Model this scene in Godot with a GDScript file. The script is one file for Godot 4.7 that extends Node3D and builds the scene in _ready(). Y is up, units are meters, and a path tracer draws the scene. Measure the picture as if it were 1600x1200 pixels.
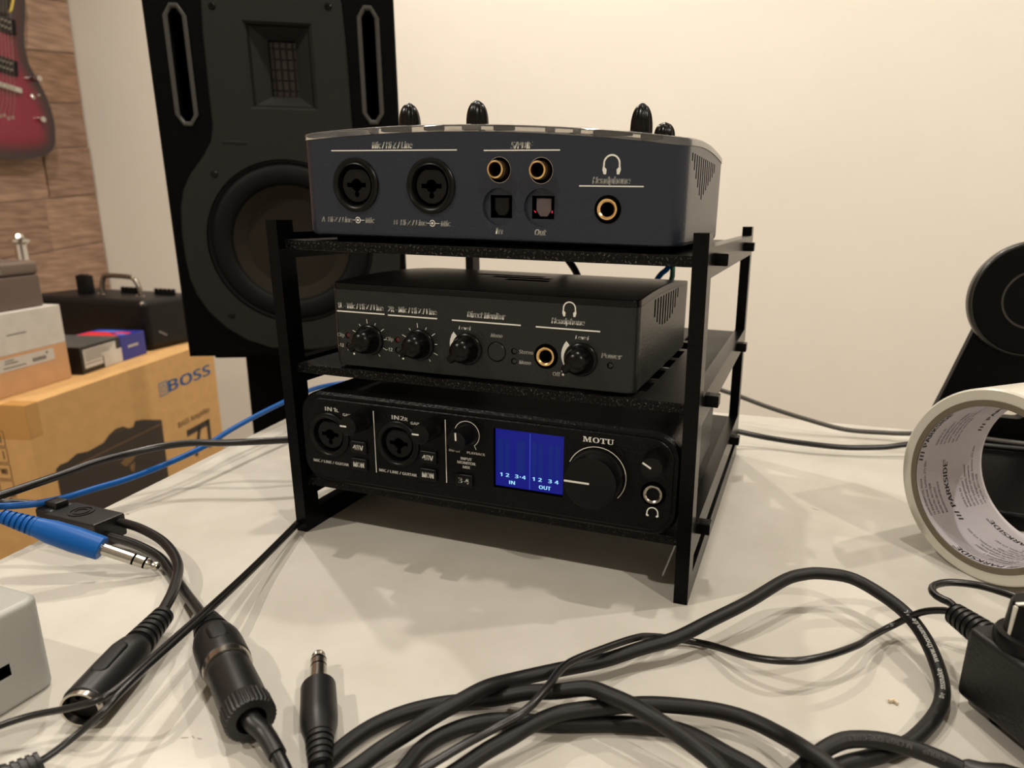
extends Node3D
# Desk with a three-shelf rack of audio interfaces, a studio monitor behind it, cables in front. Units are metres.
# World: y = 0 is the desk top, x runs along the rack front, z points towards the viewer; the rack leans by SWAY.

const SWAY := -0.01718
const FLOOR_Y := -0.75
const CEIL_Y := 1.72
const X0 := -2.1
const X1 := 2.7
const Z0 := -1.595
const Z1 := 2.3

var M := {}
var fonts := {}
var used := {}


const WARM := Color(1.0, 0.965, 0.915)
# x, z, energy, colour, label
const LAMPS := [
	[0.18, -0.12, 1.0, WARM, "round ceiling spotlight straight above the rack"],
	[-1.00, -0.72, 1.3, WARM, "round ceiling spotlight above the left end of desk"],
	[-0.28, -1.12, 1.2, WARM, "round ceiling spotlight above the gap behind the rack"],
	[1.15, -0.60, 1.35, WARM, "round ceiling spotlight above the right rear of desk"],
	[-0.90, 1.00, 2.0, WARM, "round ceiling spotlight behind the viewer on the left"],
	[1.60, 1.00, 2.0, WARM, "round ceiling spotlight behind the viewer on the right"],
]
const EXPOSURE := 1.0



func _ready() -> void:
	var cam := Camera3D.new()
	cam.name = "camera"
	var near := 0.05
	var f := 1100.92
	cam.projection = Camera3D.PROJECTION_FRUSTUM
	cam.position = Vector3(0.27301, 0.18799, 0.31764)
	cam.basis = Basis.from_euler(Vector3(-0.28, 0.32579, 0.02288))
	var at := CameraAttributesPhysical.new()
	at.frustum_focal_length = 5.1
	at.frustum_focus_distance = 0.36
	at.frustum_near = near
	at.frustum_far = 50.0
	at.exposure_aperture = 2.6
	cam.attributes = at
	cam.projection = Camera3D.PROJECTION_FRUSTUM
	cam.keep_aspect = Camera3D.KEEP_HEIGHT
	cam.near = near
	cam.far = 50.0
	cam.size = near * 1200.0 / f
	cam.frustum_offset = Vector2(near * (800.0 - 875.44) / f, near * (648.02 - 600.0) / f)
	cam.current = true
	add_child(cam)
	var we := WorldEnvironment.new()
	we.name = "environment"
	var env := Environment.new()
	env.background_mode = Environment.BG_COLOR
	env.background_color = Color(0.0, 0.0, 0.0)
	env.tonemap_mode = Environment.TONE_MAPPER_LINEAR
	env.tonemap_exposure = EXPOSURE
	env.sdfgi_enabled = true
	env.ssao_enabled = true
	env.ssil_enabled = true
	we.environment = env
	add_child(we)
	materials()
	glow("lamp glow", Color(1.0, 0.88, 0.72), 4.0)
	ceiling_spots()
	room()
	desk()
	speaker()
	guitar()
	left_stack()
	rack()
	top_interface()
	middle_interface()
	bottom_interface()
	tape_roll()
	round_stand()
	silver_box()
	controller()
	mic_cable()
	plug_cables()
	other_cables()
	await get_tree().process_frame
	settle(self)


class Geo:
	# A soup of triangles, clockwise seen from outside, with optional colours.
	var t := PackedVector3Array()
	var c := PackedColorArray()

	func tri(a: Vector3, b: Vector3, d: Vector3) -> void:
		if (b - a).cross(d - a).length_squared() < 1e-22:
			return
		t.append(a)
		t.append(b)
		t.append(d)

	func quad(a: Vector3, b: Vector3, d: Vector3, e: Vector3) -> void:
		tri(a, b, d)
		tri(a, d, e)

	func turn_out(from: int) -> void:
		var vol := 0.0
		var o := t[from] if from < t.size() else Vector3.ZERO
		for i in range(from, t.size(), 3):
			vol += (t[i] - o).dot((t[i + 1] - o).cross(t[i + 2] - o))
		if vol > 0.0:
			for i in range(from, t.size(), 3):
				var k := t[i + 1]
				t[i + 1] = t[i + 2]
				t[i + 2] = k

	func loft(rings: Array, caps := true, ring_loop := false) -> void:
		var from := t.size()
		var n: int = rings[0].size()
		var last := rings.size() if ring_loop else rings.size() - 1
		for i in last:
			var a: PackedVector3Array = rings[i]
			var b: PackedVector3Array = rings[(i + 1) % rings.size()]
			for j in n:
				var k := (j + 1) % n
				quad(a[j], a[k], b[k], b[j])
		if caps and not ring_loop:
			for e in 2:
				var r: PackedVector3Array = rings[0] if e == 0 else rings[-1]
				var m := Vector3.ZERO
				for p in r:
					m += p
				m /= n
				for j in n:
					if e == 0:
						tri(r[(j + 1) % n], r[j], m)
					else:
						tri(r[j], r[(j + 1) % n], m)
		turn_out(from)

	func circle(c0: Vector3, x: Vector3, y: Vector3, r: float, n: int) -> PackedVector3Array:
		var out := PackedVector3Array()
		for j in n:
			var a := TAU * j / n
			out.append(c0 + (x * cos(a) + y * sin(a)) * r)
		return out

	# profile: Vector2(radius, height) along the axis
	func lathe(profile: Array, base: Vector3, axis := Vector3(0, 0, 1), n := 32, closed := false) -> void:
		axis = axis.normalized()
		var x := axis.cross(Vector3(0, 1, 0) if absf(axis.y) < 0.9 else Vector3(1, 0, 0)).normalized()
		var y := axis.cross(x)
		var rings := []
		for p in profile:
			rings.append(circle(base + axis * p.y, x, y, maxf(p.x, 0.0), n))
		loft(rings, true, closed)

	func rrect(w: float, h: float, r: float, n := 4) -> PackedVector2Array:
		var out := PackedVector2Array()
		r = maxf(r, 0.00002)
		for q in 4:
			var cx: float = [1, -1, -1, 1][q] * (w / 2 - r)
			var cy: float = [1, 1, -1, -1][q] * (h / 2 - r)
			for i in n + 1:
				var a := PI / 2 * (q + float(i) / n)
				out.append(Vector2(cx + cos(a) * r, cy + sin(a) * r))
		return out

	# a box with every edge rounded
	func rbox(c0: Vector3, s: Vector3, r: float, b := Basis(), n := 3, rv := -1.0) -> void:
		var rings := []
		var steps := []
		for i in n + 1:
			steps.append(i)
		for e in 2:
			for i in steps:
				var k: int = i if e == 0 else n - i
				var a := PI / 2 * k / n
				var inset := r * (1.0 - sin(a))
				var y := -s.y / 2 + r * (1.0 - cos(a))
				if e == 1:
					y = -y
				var ring := PackedVector3Array()
				for p in rrect(s.x - 2 * inset, s.z - 2 * inset, maxf(r, rv) - inset, maxi(n, 4) if rv > 0.0 else n):
					ring.append(c0 + b * Vector3(p.x, y, p.y))
				rings.append(ring)
		loft(rings)

	func box(c0: Vector3, s: Vector3, b := Basis()) -> void:
		var ring0 := PackedVector3Array()
		var ring1 := PackedVector3Array()
		for p in [Vector2(-1, -1), Vector2(1, -1), Vector2(1, 1), Vector2(-1, 1)]:
			ring0.append(c0 + b * (Vector3(p.x, -1, p.y) * s * 0.5))
			ring1.append(c0 + b * (Vector3(p.x, 1, p.y) * s * 0.5))
		loft([ring0, ring1])

	# a flat outline in xy pushed from z0 to z1, its edges bevelled by b
	func prism(poly: PackedVector2Array, z0: float, z1: float, b := 0.0, place := Transform3D()) -> void:
		var from := t.size()
		if Geometry2D.is_polygon_clockwise(poly):
			poly = poly.duplicate()
			poly.reverse()
		var n := poly.size()
		var inner := PackedVector2Array()
		for i in n:
			var d0 := (poly[i] - poly[(i + n - 1) % n]).normalized()
			var d1 := (poly[(i + 1) % n] - poly[i]).normalized()
			var nn := (Vector2(-d0.y, d0.x) + Vector2(-d1.y, d1.x))
			nn = nn.normalized() * minf(1.6, 1.0 / maxf(0.4, nn.normalized().dot(Vector2(-d1.y, d1.x))))
			inner.append(poly[i] + nn * b)
		var rings := []
		var lv: Array = [[inner, z0], [poly, z0 + b], [poly, z1 - b], [inner, z1]] if b > 0.0 else [[poly, z0], [poly, z1]]
		for l in lv:
			var ring := PackedVector3Array()
			for p in l[0]:
				ring.append(place * Vector3(p.x, p.y, l[1]))
			rings.append(ring)
		for i in rings.size() - 1:
			for j in n:
				var k := (j + 1) % n
				quad(rings[i][j], rings[i][k], rings[i + 1][k], rings[i + 1][j])
		var cap: PackedVector2Array = inner if b > 0.0 else poly
		var ix := Geometry2D.triangulate_polygon(cap)
		for i in range(0, ix.size(), 3):
			var fl := (cap[ix[i + 1]] - cap[ix[i]]).cross(cap[ix[i + 2]] - cap[ix[i]]) > 0.0
			var q := [ix[i], ix[i + 1], ix[i + 2]] if fl else [ix[i], ix[i + 2], ix[i + 1]]
			tri(rings[0][q[0]], rings[0][q[2]], rings[0][q[1]])
			tri(rings[-1][q[0]], rings[-1][q[1]], rings[-1][q[2]])
		turn_out(from)

	# flat print in the plane of `map` (u, v -> point), facing the side from which u is right and v is up
	func flat(poly: Array, map: Callable) -> void:
		var pp := PackedVector2Array(poly)
		if Geometry2D.is_polygon_clockwise(pp):
			pp.reverse()
		var ix := Geometry2D.triangulate_polygon(pp)
		for i in range(0, ix.size(), 3):
			var a := pp[ix[i]]
			var b := pp[ix[i + 1]]
			var d := pp[ix[i + 2]]
			if (b - a).cross(d - a) > 0.0:
				var k := b
				b = d
				d = k
			tri(map.call(a.x, a.y), map.call(b.x, b.y), map.call(d.x, d.y))

	func line(a: Vector2, b: Vector2, w: float, map: Callable) -> void:
		var s := (b - a).orthogonal().normalized() * w / 2
		flat([a + s, b + s, b - s, a - s], map)

	# a band round (cu, cv) from angle a0 to a1 (degrees), from radius r0 to r1 at the start and q0 to q1 at the end
	func arc(cu: float, cv: float, r0: float, r1: float, a0: float, a1: float, map: Callable, q0 := -1.0, q1 := -1.0) -> void:
		var n := maxi(4, int(absf(a1 - a0) / 10.0))
		if q0 < 0.0:
			q0 = r0
			q1 = r1
		for i in n:
			var f0 := float(i) / n
			var f1 := float(i + 1) / n
			var d0 := Vector2.from_angle(deg_to_rad(lerpf(a0, a1, f0)))
			var d1 := Vector2.from_angle(deg_to_rad(lerpf(a0, a1, f1)))
			var o := Vector2(cu, cv)
			flat([o + d0 * lerpf(r0, q0, f0), o + d0 * lerpf(r1, q1, f0), o + d1 * lerpf(r1, q1, f1), o + d1 * lerpf(r0, q0, f1)], map)

	func dot(cu: float, cv: float, r: float, map: Callable, n := 14) -> void:
		var p := []
		for j in n:
			p.append(Vector2(cu, cv) + Vector2.from_angle(TAU * j / n) * r)
		flat(p, map)

	func tube(pts: Array, r: float, n := 10, step := 0.004, r_end := -1.0) -> void:
		var s := Geo.course(pts, step)
		var rings := []
		var x := Vector3.ZERO
		for i in s.size():
			var tg: Vector3 = (s[mini(i + 1, s.size() - 1)] - s[maxi(i - 1, 0)]).normalized()
			if i == 0:
				x = tg.cross(Vector3(0, 1, 0) if absf(tg.y) < 0.9 else Vector3(1, 0, 0)).normalized()
			x = (x - tg * x.dot(tg)).normalized()
			rings.append(circle(s[i], x, tg.cross(x), lerpf(r, r_end if r_end > 0.0 else r, float(i) / (s.size() - 1)), n))
		loft(rings)

	static func course(pts: Array, step := 0.004) -> PackedVector3Array:
		var cv := Curve3D.new()
		cv.bake_interval = step
		for i in pts.size():
			var h: Vector3 = (pts[mini(i + 1, pts.size() - 1)] - pts[maxi(i - 1, 0)]) / 6.0
			cv.add_point(pts[i], -h, h)
		var n := maxi(2, int(ceil(cv.get_baked_length() / step)))
		var out := PackedVector3Array()
		for i in n + 1:
			out.append(cv.sample_baked(cv.get_baked_length() * i / n, true))
		return out

	func mesh(angle := 38.0) -> ArrayMesh:
		var keys := {}
		var fn := PackedVector3Array()
		var id := PackedInt32Array()
		id.resize(t.size())
		var at := []
		for i in range(0, t.size(), 3):
			var m := (t[i + 2] - t[i]).cross(t[i + 1] - t[i])
			fn.append(m)
			for k in 3:
				var q := Vector3i((t[i + k] * 200000.0).round())
				var n: int = keys.get(q, -1)
				if n < 0:
					n = at.size()
					keys[q] = n
					at.append(PackedInt32Array())
				at[n].append(i / 3)
				id[i + k] = n
		var lim := cos(deg_to_rad(angle))
		var nn := PackedVector3Array()
		nn.resize(t.size())
		for i in t.size():
			var me := fn[i / 3].normalized()
			var sum := Vector3.ZERO
			for f in at[id[i]]:
				if fn[f].normalized().dot(me) > lim:
					sum += fn[f]
			nn[i] = sum.normalized() if sum.length_squared() > 0.0 else me
		var arr := []
		arr.resize(Mesh.ARRAY_MAX)
		arr[Mesh.ARRAY_VERTEX] = t
		arr[Mesh.ARRAY_NORMAL] = nn
		if c.size() == t.size():
			arr[Mesh.ARRAY_COLOR] = c
		var out := ArrayMesh.new()
		out.add_surface_from_arrays(Mesh.PRIMITIVE_TRIANGLES, arr)
		return out


# ---------------------------------------------------------------- scene tree helpers
func numbered(called: String) -> String:
	if not used.has(called):
		used[called] = 0
		return called
	used[called] += 1
	return "%s_%03d" % [called, used[called]]


func tag(o: Node, label: String, category := "", group := "", kind := "") -> Node:
	for k in [["label", label], ["category", category], ["group", group], ["kind", kind]]:
		if k[1] != "":
			o.set_meta(k[0], k[1])
	return o


func thing(called: String, label: String, category: String, at := Vector3.ZERO, b := Basis(), group := "") -> Node3D:
	var o := Node3D.new()
	o.name = numbered(called)
	add_child(o)
	o.transform = Transform3D(b, at)
	tag(o, label, category, group)
	return o


func part(called: String, g: Geo, m: Material, parent: Node, angle := 38.0) -> MeshInstance3D:
	var o := MeshInstance3D.new()
	o.name = numbered(called) if parent == self else called
	o.mesh = g.mesh(angle)
	o.material_override = m
	parent.add_child(o, true)
	return o


func structure(called: String, g: Geo, m: Material, label: String, parent: Node = self) -> MeshInstance3D:
	var o := part(called, g, m, parent)
	tag(o, label, "", "", "structure")
	return o


# a closed mesh with pieces cut out of it; cuts: [CSGPrimitive3D, position, basis]
func carved(called: String, g: Geo, m: Material, parent: Node, cuts: Array, angle := 38.0) -> CSGMesh3D:
	var o := CSGMesh3D.new()
	o.name = called
	o.mesh = g.mesh(angle)
	o.material = m
	for c in cuts:
		var k: CSGPrimitive3D = c[0]
		k.name = "cut"
		k.operation = CSGShape3D.OPERATION_SUBTRACTION
		k.material = c[2] if c.size() > 2 else m
		k.transform = Transform3D(c[3] if c.size() > 3 else Basis(), c[1])
		o.add_child(k, true)
	parent.add_child(o, true)
	return o


# turns the carved meshes into plain ones with clean normals, once the engine has computed them
func settle(node: Node) -> void:
	for ch in node.get_children():
		if ch is CSGMesh3D:
			var raw: ArrayMesh = ch.bake_static_mesh()
			var out := ArrayMesh.new()
			for i in raw.get_surface_count():
				var a := raw.surface_get_arrays(i)
				var vs: PackedVector3Array = a[Mesh.ARRAY_VERTEX]
				var ix: PackedInt32Array = a[Mesh.ARRAY_INDEX] if a[Mesh.ARRAY_INDEX] != null else PackedInt32Array(range(vs.size()))
				var g := Geo.new()
				for k in range(0, ix.size() - 2, 3):
					g.tri(vs[ix[k]], vs[ix[k + 1]], vs[ix[k + 2]])
				if g.t.size() == 0:
					continue
				out.add_surface_from_arrays(Mesh.PRIMITIVE_TRIANGLES, g.mesh(32.0).surface_get_arrays(0))
				out.surface_set_material(out.get_surface_count() - 1, raw.surface_get_material(i))
			var mi := MeshInstance3D.new()
			mi.mesh = out
			mi.transform = ch.transform
			for k in ch.get_meta_list():
				mi.set_meta(k, ch.get_meta(k))
			var called: String = ch.name
			var at: int = ch.get_index()
			for sub in ch.get_children():
				if not sub is CSGShape3D:
					ch.remove_child(sub)
					mi.add_child(sub, true)
			node.remove_child(ch)
			ch.free()
			mi.name = called
			node.add_child(mi, true)
			node.move_child(mi, at)
		else:
			settle(ch)


func cyl(r: float, h: float, n := 32) -> CSGCylinder3D:
	var k := CSGCylinder3D.new()
	k.radius = r
	k.height = h
	k.sides = n
	return k


func cube(x: float, y: float, z: float) -> CSGBox3D:
	var k := CSGBox3D.new()
	k.size = Vector3(x, y, z)
	return k


func hull(g: Geo) -> CSGMesh3D:
	var k := CSGMesh3D.new()
	k.mesh = g.mesh()
	return k


var ROUND := Basis(Vector3(1, 0, 0), PI / 2)   # turns a cylinder to stand out of a front


# lettering as flat print: centred on u, caps centred on v; w = width (0: natural), cap = height of capitals
func write(g: Geo, what: String, map: Callable, u: float, v: float, w: float, cap: float, slant := 0.0, font := "bold") -> void:
	var tm := TextMesh.new()
	tm.text = what
	tm.font = fonts[font]
	tm.font_size = 48
	tm.pixel_size = 0.01
	tm.depth = 0.0
	tm.curve_step = 3.0
	var arr := tm.get_mesh_arrays()
	if arr.size() == 0 or arr[Mesh.ARRAY_VERTEX] == null:
		return
	var vs: PackedVector3Array = arr[Mesh.ARRAY_VERTEX]
	var ix: PackedInt32Array = arr[Mesh.ARRAY_INDEX] if arr[Mesh.ARRAY_INDEX] != null else PackedInt32Array(range(vs.size()))
	var lo := Vector3(1e9, 1e9, 0)
	var hi := Vector3(-1e9, -1e9, 0)
	for p in vs:
		lo = lo.min(p)
		hi = hi.max(p)
	var ref: AABB = cap_box(font)
	var sy := cap / ref.size.y
	var sx := sy if w <= 0.0 else w / (hi.x - lo.x)
	var mid := (lo.x + hi.x) / 2
	var pts := PackedVector3Array()
	for p in vs:
		var y := (p.y - ref.position.y - ref.size.y / 2) * sy
		pts.append(Vector3(u + (p.x - mid) * sx + slant * y, v + y, 0))
	for i in range(0, ix.size(), 3):
		var a := pts[ix[i]]
		var b := pts[ix[i + 1]]
		var d := pts[ix[i + 2]]
		if (b - a).cross(d - a).z > 0.0:
			var k := b
			b = d
			d = k
		g.tri(map.call(a.x, a.y), map.call(b.x, b.y), map.call(d.x, d.y))
		if font == "bold":
			for o in [-cap * 0.045, cap * 0.045]:
				g.tri(map.call(a.x + o, a.y), map.call(b.x + o, b.y), map.call(d.x + o, d.y))


func cap_box(font: String) -> AABB:
	if not used.has("cap " + font):
		var tm := TextMesh.new()
		tm.text = "H"
		tm.font = fonts[font]
		tm.font_size = 48
		tm.pixel_size = 0.01
		tm.depth = 0.0
		var vs: PackedVector3Array = tm.get_mesh_arrays()[Mesh.ARRAY_VERTEX]
		var bb := AABB(vs[0], Vector3.ZERO)
		for p in vs:
			bb = bb.expand(p)
		used["cap " + font] = bb
	return used["cap " + font]


# the outline of a strain relief with square grooves, from radius r0 to r1 over the length l
func ridged(r0: float, r1: float, l: float, n: int, deep := 0.82) -> Array:
	var out := [Vector2(0, 0)]
	for i in n:
		for q in [[0.0, 1.0], [0.58, 1.0], [0.60, deep], [0.98, deep]]:
			var f: float = (i + float(q[0])) / n
			out.append(Vector2(lerpf(r0, r1, f) * float(q[1]), l * f))
	out.append(Vector2(r1, l * 0.99))
	out.append(Vector2(0, l))
	return out


func headphones(g: Geo, map: Callable, u: float, v: float, w: float, h: float) -> void:
	var r := w * 0.42
	var top := v + h / 2 - r
	g.arc(u, top, r - w * 0.045, r + w * 0.045, 0, 180, map)
	for s in [-1, 1]:
		g.line(Vector2(u + s * r, top + 0.0001), Vector2(u + s * r, top - h * 0.16), w * 0.09, map)
		g.flat([Vector2(u + s * (r + w * 0.05), top - h * 0.1), Vector2(u + s * w * 0.5, top - h * 0.33), Vector2(u + s * w * 0.42, v - h / 2), Vector2(u + s * w * 0.29, v - h / 2), Vector2(u + s * w * 0.27, top - h * 0.3)], map)


# ---------------------------------------------------------------- materials
func noise(freq: float, seed_: int, lo: Color, hi: Color, octaves := 4, size := 512, kind := FastNoiseLite.TYPE_SIMPLEX_SMOOTH) -> NoiseTexture2D:
	var n := FastNoiseLite.new()
	n.seed = seed_
	n.frequency = freq
	n.noise_type = kind
	n.fractal_octaves = octaves
	var g := Gradient.new()
	g.set_color(0, lo)
	g.set_color(1, hi)
	var tx := NoiseTexture2D.new()
	tx.width = size
	tx.height = size
	tx.seamless = true
	tx.noise = n
	tx.color_ramp = g
	return tx


func bumps(freq: float, seed_: int, strength: float, size := 512) -> NoiseTexture2D:
	var tx := noise(freq, seed_, Color.BLACK, Color.WHITE, 3, size)
	tx.color_ramp = null
	tx.as_normal_map = true
	tx.bump_strength = strength
	return tx


func mat(called: String, c: Color, rough: float, metal := 0.0, spec := 0.5) -> StandardMaterial3D:
	var m := StandardMaterial3D.new()
	m.resource_name = called
	m.albedo_color = c
	m.roughness = rough
	m.metallic = metal
	m.metallic_specular = spec
	m.cull_mode = BaseMaterial3D.CULL_DISABLED
	M[called] = m
	return m


func grained(m: StandardMaterial3D, tx: Texture2D, scale: Vector3, nrm: Texture2D = null, nscale := 1.0, world := true) -> StandardMaterial3D:
	m.uv1_triplanar = true
	m.uv1_world_triplanar = world
	m.uv1_scale = scale
	m.albedo_texture = tx
	if nrm:
		m.normal_enabled = true
		m.normal_texture = nrm
		m.normal_scale = nscale
	return m


func glow(called: String, c: Color, e: float) -> StandardMaterial3D:
	var m := mat(called, Color(0.02, 0.02, 0.02), 0.3, 0.0, 0.3)
	m.emission_enabled = true
	m.emission = c
	m.emission_energy_multiplier = e
	return m


func materials() -> void:
	fonts["bold"] = ThemeDB.fallback_font
	for f in [["plain", "Droid Sans", 400], ["serif", "Droid Serif", 700]]:
		var sf := SystemFont.new()
		sf.font_names = PackedStringArray([f[1]])
		sf.font_weight = f[2]
		fonts[f[0]] = sf
	var fine := bumps(0.09, 3, 3.0)
	grained(mat("wall paint", Color(0.87, 0.85, 0.81), 0.75), noise(0.004, 11, Color(0.985, 0.985, 0.985), Color(1, 1, 1)), Vector3.ONE * 0.7, bumps(0.05, 5, 1.0), 0.04)
	grained(mat("desk laminate", Color(0.735, 0.72, 0.685), 0.42), noise(0.012, 21, Color(0.94, 0.935, 0.925), Color(1, 1, 1), 5), Vector3.ONE * 3.0, bumps(0.05, 8, 1.0), 0.12)
	mat("floor", Color(0.55, 0.50, 0.44), 0.5)
	mat("ceiling paint", Color(0.9, 0.89, 0.86), 0.8)
	# black acrylic and printed plastic of the rack
	grained(mat("rack plastic", Color(0.026, 0.026, 0.026), 0.22, 0.0, 0.22), noise(0.07, 31, Color(0.6, 0.6, 0.6), Color(1, 1, 1), 3), Vector3.ONE * 22.0, fine, 0.35)
	var dusty := noise(0.06, 33, Color(0.02, 0.02, 0.02), Color(0.34, 0.33, 0.31), 3)
	dusty.color_ramp.set_offset(0, 0.62)
	dusty.color_ramp.set_offset(1, 0.85)
	grained(mat("rack shelf", Color(1, 1, 1), 0.4, 0.0, 0.25), dusty, Vector3.ONE * 20.0, fine, 0.6)
	# interfaces
	grained(mat("slate plastic", Color(0.165, 0.185, 0.228), 0.28, 0.0, 0.35), noise(0.25, 41, Color(0.86, 0.86, 0.86), Color(1, 1, 1), 2), Vector3.ONE * 12.0, fine, 0.25)
	grained(mat("charcoal plastic", Color(0.128, 0.138, 0.136), 0.28, 0.0, 0.35), noise(0.25, 42, Color(0.86, 0.86, 0.86), Color(1, 1, 1), 2), Vector3.ONE * 12.0, fine, 0.25)
	grained(mat("black metal", Color(0.04, 0.04, 0.04), 0.34, 0.0, 0.25), noise(0.25, 43, Color(0.8, 0.8, 0.8), Color(1, 1, 1), 2), Vector3.ONE * 12.0, fine, 0.3)
	var glass := mat("clear cover", Color(0.88, 0.87, 0.85, 0.06), 0.05)
	glass.transparency = BaseMaterial3D.TRANSPARENCY_ALPHA
	glass.refraction_enabled = true
	glass.refraction_scale = 0.05
	mat("socket black", Color(0.045, 0.045, 0.047), 0.4, 0.0, 0.3)
	mat("hole black", Color(0.008, 0.008, 0.009), 0.8, 0.0, 0.1)
	mat("knob black", Color(0.035, 0.035, 0.036), 0.34, 0.0, 0.3)
	mat("gloss black", Color(0.028, 0.028, 0.028), 0.26, 0.0, 0.3)
	mat("gold", Color(0.88, 0.74, 0.52), 0.25, 1.0)
	mat("nickel", Color(0.75, 0.73, 0.69), 0.22, 1.0)
	mat("chrome", Color(0.85, 0.84, 0.82), 0.15, 1.0)
	mat("print white", Color(0.84, 0.84, 0.81), 0.6)
	mat("red lens", Color(0.25, 0.02, 0.03), 0.2)
	mat("clear lens", Color(0.06, 0.06, 0.06), 0.2)
	mat("toslink door", Color(0.30, 0.26, 0.26), 0.4)
	glow("laser red", Color(1.0, 0.16, 0.30), 1.2)
	glow("screen blue", Color(0.085, 0.115, 0.62), 0.55)
	glow("screen band", Color(0.07, 0.18, 0.58), 0.55)
	glow("screen text", Color(0.62, 0.86, 1.0), 1.1)
	glow("screen line", Color(0.30, 0.38, 0.85), 0.7)
	# cables
	mat("cable rubber", Color(0.04, 0.038, 0.035), 0.5, 0.0, 0.4)
	mat("cable vinyl", Color(0.04, 0.038, 0.036), 0.33)
	mat("plug plastic", Color(0.05, 0.05, 0.05), 0.42)
	mat("blue vinyl", Color(0.02, 0.305, 0.58), 0.4, 0.0, 0.35)
	mat("green vinyl", Color(0.02, 0.33, 0.26), 0.4)
	mat("grey cable", Color(0.27, 0.26, 0.24), 0.5)
	mat("cable print", Color(0.62, 0.62, 0.60), 0.6)
	mat("cable print dim", Color(0.19, 0.185, 0.18), 0.6)
	# speaker
	grained(mat("speaker vinyl", Color(0.02, 0.02, 0.018), 0.6, 0.0, 0.15), noise(0.2, 51, Color(0.7, 0.7, 0.7), Color(1, 1, 1), 2), Vector3.ONE * 8.0, fine, 0.5)
	grained(mat("baffle plastic", Color(0.115, 0.12, 0.11), 0.5, 0.0, 0.3), noise(0.2, 52, Color(0.85, 0.85, 0.85), Color(1, 1, 1), 2), Vector3.ONE * 8.0, fine, 0.2)
	mat("surround rubber", Color(0.03, 0.03, 0.029), 0.6, 0.0, 0.25)
	mat("cone paper", Color(0.13, 0.115, 0.092), 0.75, 0.0, 0.2)
	mat("ribbon film", Color(0.10, 0.06, 0.05), 0.4)
	# left corner
	var card := noise(0.02, 61, Color(0.93, 0.93, 0.93), Color(1, 1, 1))
	grained(mat("kraft card", Color(0.80, 0.63, 0.40), 0.7), card, Vector3.ONE * 3.0)
	grained(mat("tan card", Color(0.80, 0.62, 0.45), 0.7), card, Vector3.ONE * 3.0)
	grained(mat("white card", Color(0.82, 0.80, 0.77), 0.6), card, Vector3.ONE * 3.0)
	mat("packing tape brown", Color(0.72, 0.54, 0.30), 0.25)
	mat("print brown", Color(0.16, 0.12, 0.085), 0.6)
	mat("print bronze", Color(0.45, 0.33, 0.17), 0.5)
	mat("print blue", Color(0.24, 0.45, 0.70), 0.6)
	mat("print pale blue", Color(0.45, 0.50, 0.58), 0.6)
	mat("print line", Color(0.36, 0.27, 0.17), 0.6)
	mat("label paper", Color(0.76, 0.74, 0.71), 0.6)
	mat("print ink", Color(0.09, 0.085, 0.085), 0.6)
	mat("print grey", Color(0.45, 0.44, 0.43), 0.6)
	mat("case taupe", Color(0.37, 0.31, 0.275), 0.5)
	mat("box black", Color(0.05, 0.048, 0.046), 0.4)
	mat("box blue", Color(0.12, 0.16, 0.52), 0.4)
	mat("box red", Color(0.82, 0.2, 0.22), 0.35)
	mat("box sky", Color(0.25, 0.47, 0.85), 0.35)
	mat("film grey", Color(0.36, 0.36, 0.35), 0.2)
	grained(mat("amp vinyl", Color(0.045, 0.04, 0.037), 0.42, 0.0, 0.35), noise(0.2, 53, Color(0.8, 0.8, 0.8), Color(1, 1, 1), 2), Vector3.ONE * 8.0, fine, 0.4)
	mat("binding", Color(0.85, 0.74, 0.25), 0.4)
	var lacquer := mat("guitar lacquer", Color(1, 1, 1), 0.18)
	lacquer.vertex_color_use_as_albedo = true
	lacquer.clearcoat_enabled = true
	lacquer.clearcoat = 0.6
	lacquer.clearcoat_roughness = 0.08
	lacquer.rim_enabled = false
	mat("rosewood", Color(0.09, 0.055, 0.04), 0.5)
	for i in 4:
		var k: Color = [Color(0.60, 0.475, 0.385), Color(0.54, 0.42, 0.335), Color(0.63, 0.505, 0.415), Color(0.56, 0.425, 0.33)][i]
		var wood := noise(0.012, 70 + i, k.darkened(0.16), k.lightened(0.07), 5)
		wood.color_ramp.set_offset(0, 0.2)
		wood.color_ramp.set_offset(1, 0.8)
		grained(mat("plank wood %d" % i, Color(1, 1, 1), 0.6), wood, Vector3(1, 9.0, 1.3), bumps(0.02, 80 + i, 2.0), 0.2)
	# right side
	mat("tape film", Color(0.78, 0.76, 0.71), 0.3).subsurf_scatter_enabled = false
	grained(mat("tape core", Color(0.41, 0.37, 0.30), 0.75), card, Vector3.ONE * 20.0)
	mat("tape paper", Color(0.72, 0.70, 0.72), 0.6)
	mat("stand black", Color(0.015, 0.015, 0.015), 0.4, 0.0, 0.2)
	mat("stand rim", Color(0.13, 0.125, 0.115), 0.3)
	grained(mat("box silver", Color(0.62, 0.62, 0.60), 0.42), noise(0.3, 55, Color(0.93, 0.93, 0.93), Color(1, 1, 1), 2), Vector3.ONE * 12.0, fine, 0.1)
	grained(mat("pedal black", Color(0.04, 0.04, 0.04), 0.5), noise(0.3, 56, Color(0.8, 0.8, 0.8), Color(1, 1, 1), 2), Vector3.ONE * 10.0, fine, 0.4)
	mat("pointer white", Color(0.8, 0.79, 0.75), 0.5)
	mat("crumb", Color(0.78, 0.72, 0.62), 0.8)
	mat("mark", Color(0.58, 0.56, 0.52), 0.6)
	mat("port trim", Color(0.22, 0.22, 0.205), 0.4, 0.0, 0.4)
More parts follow.
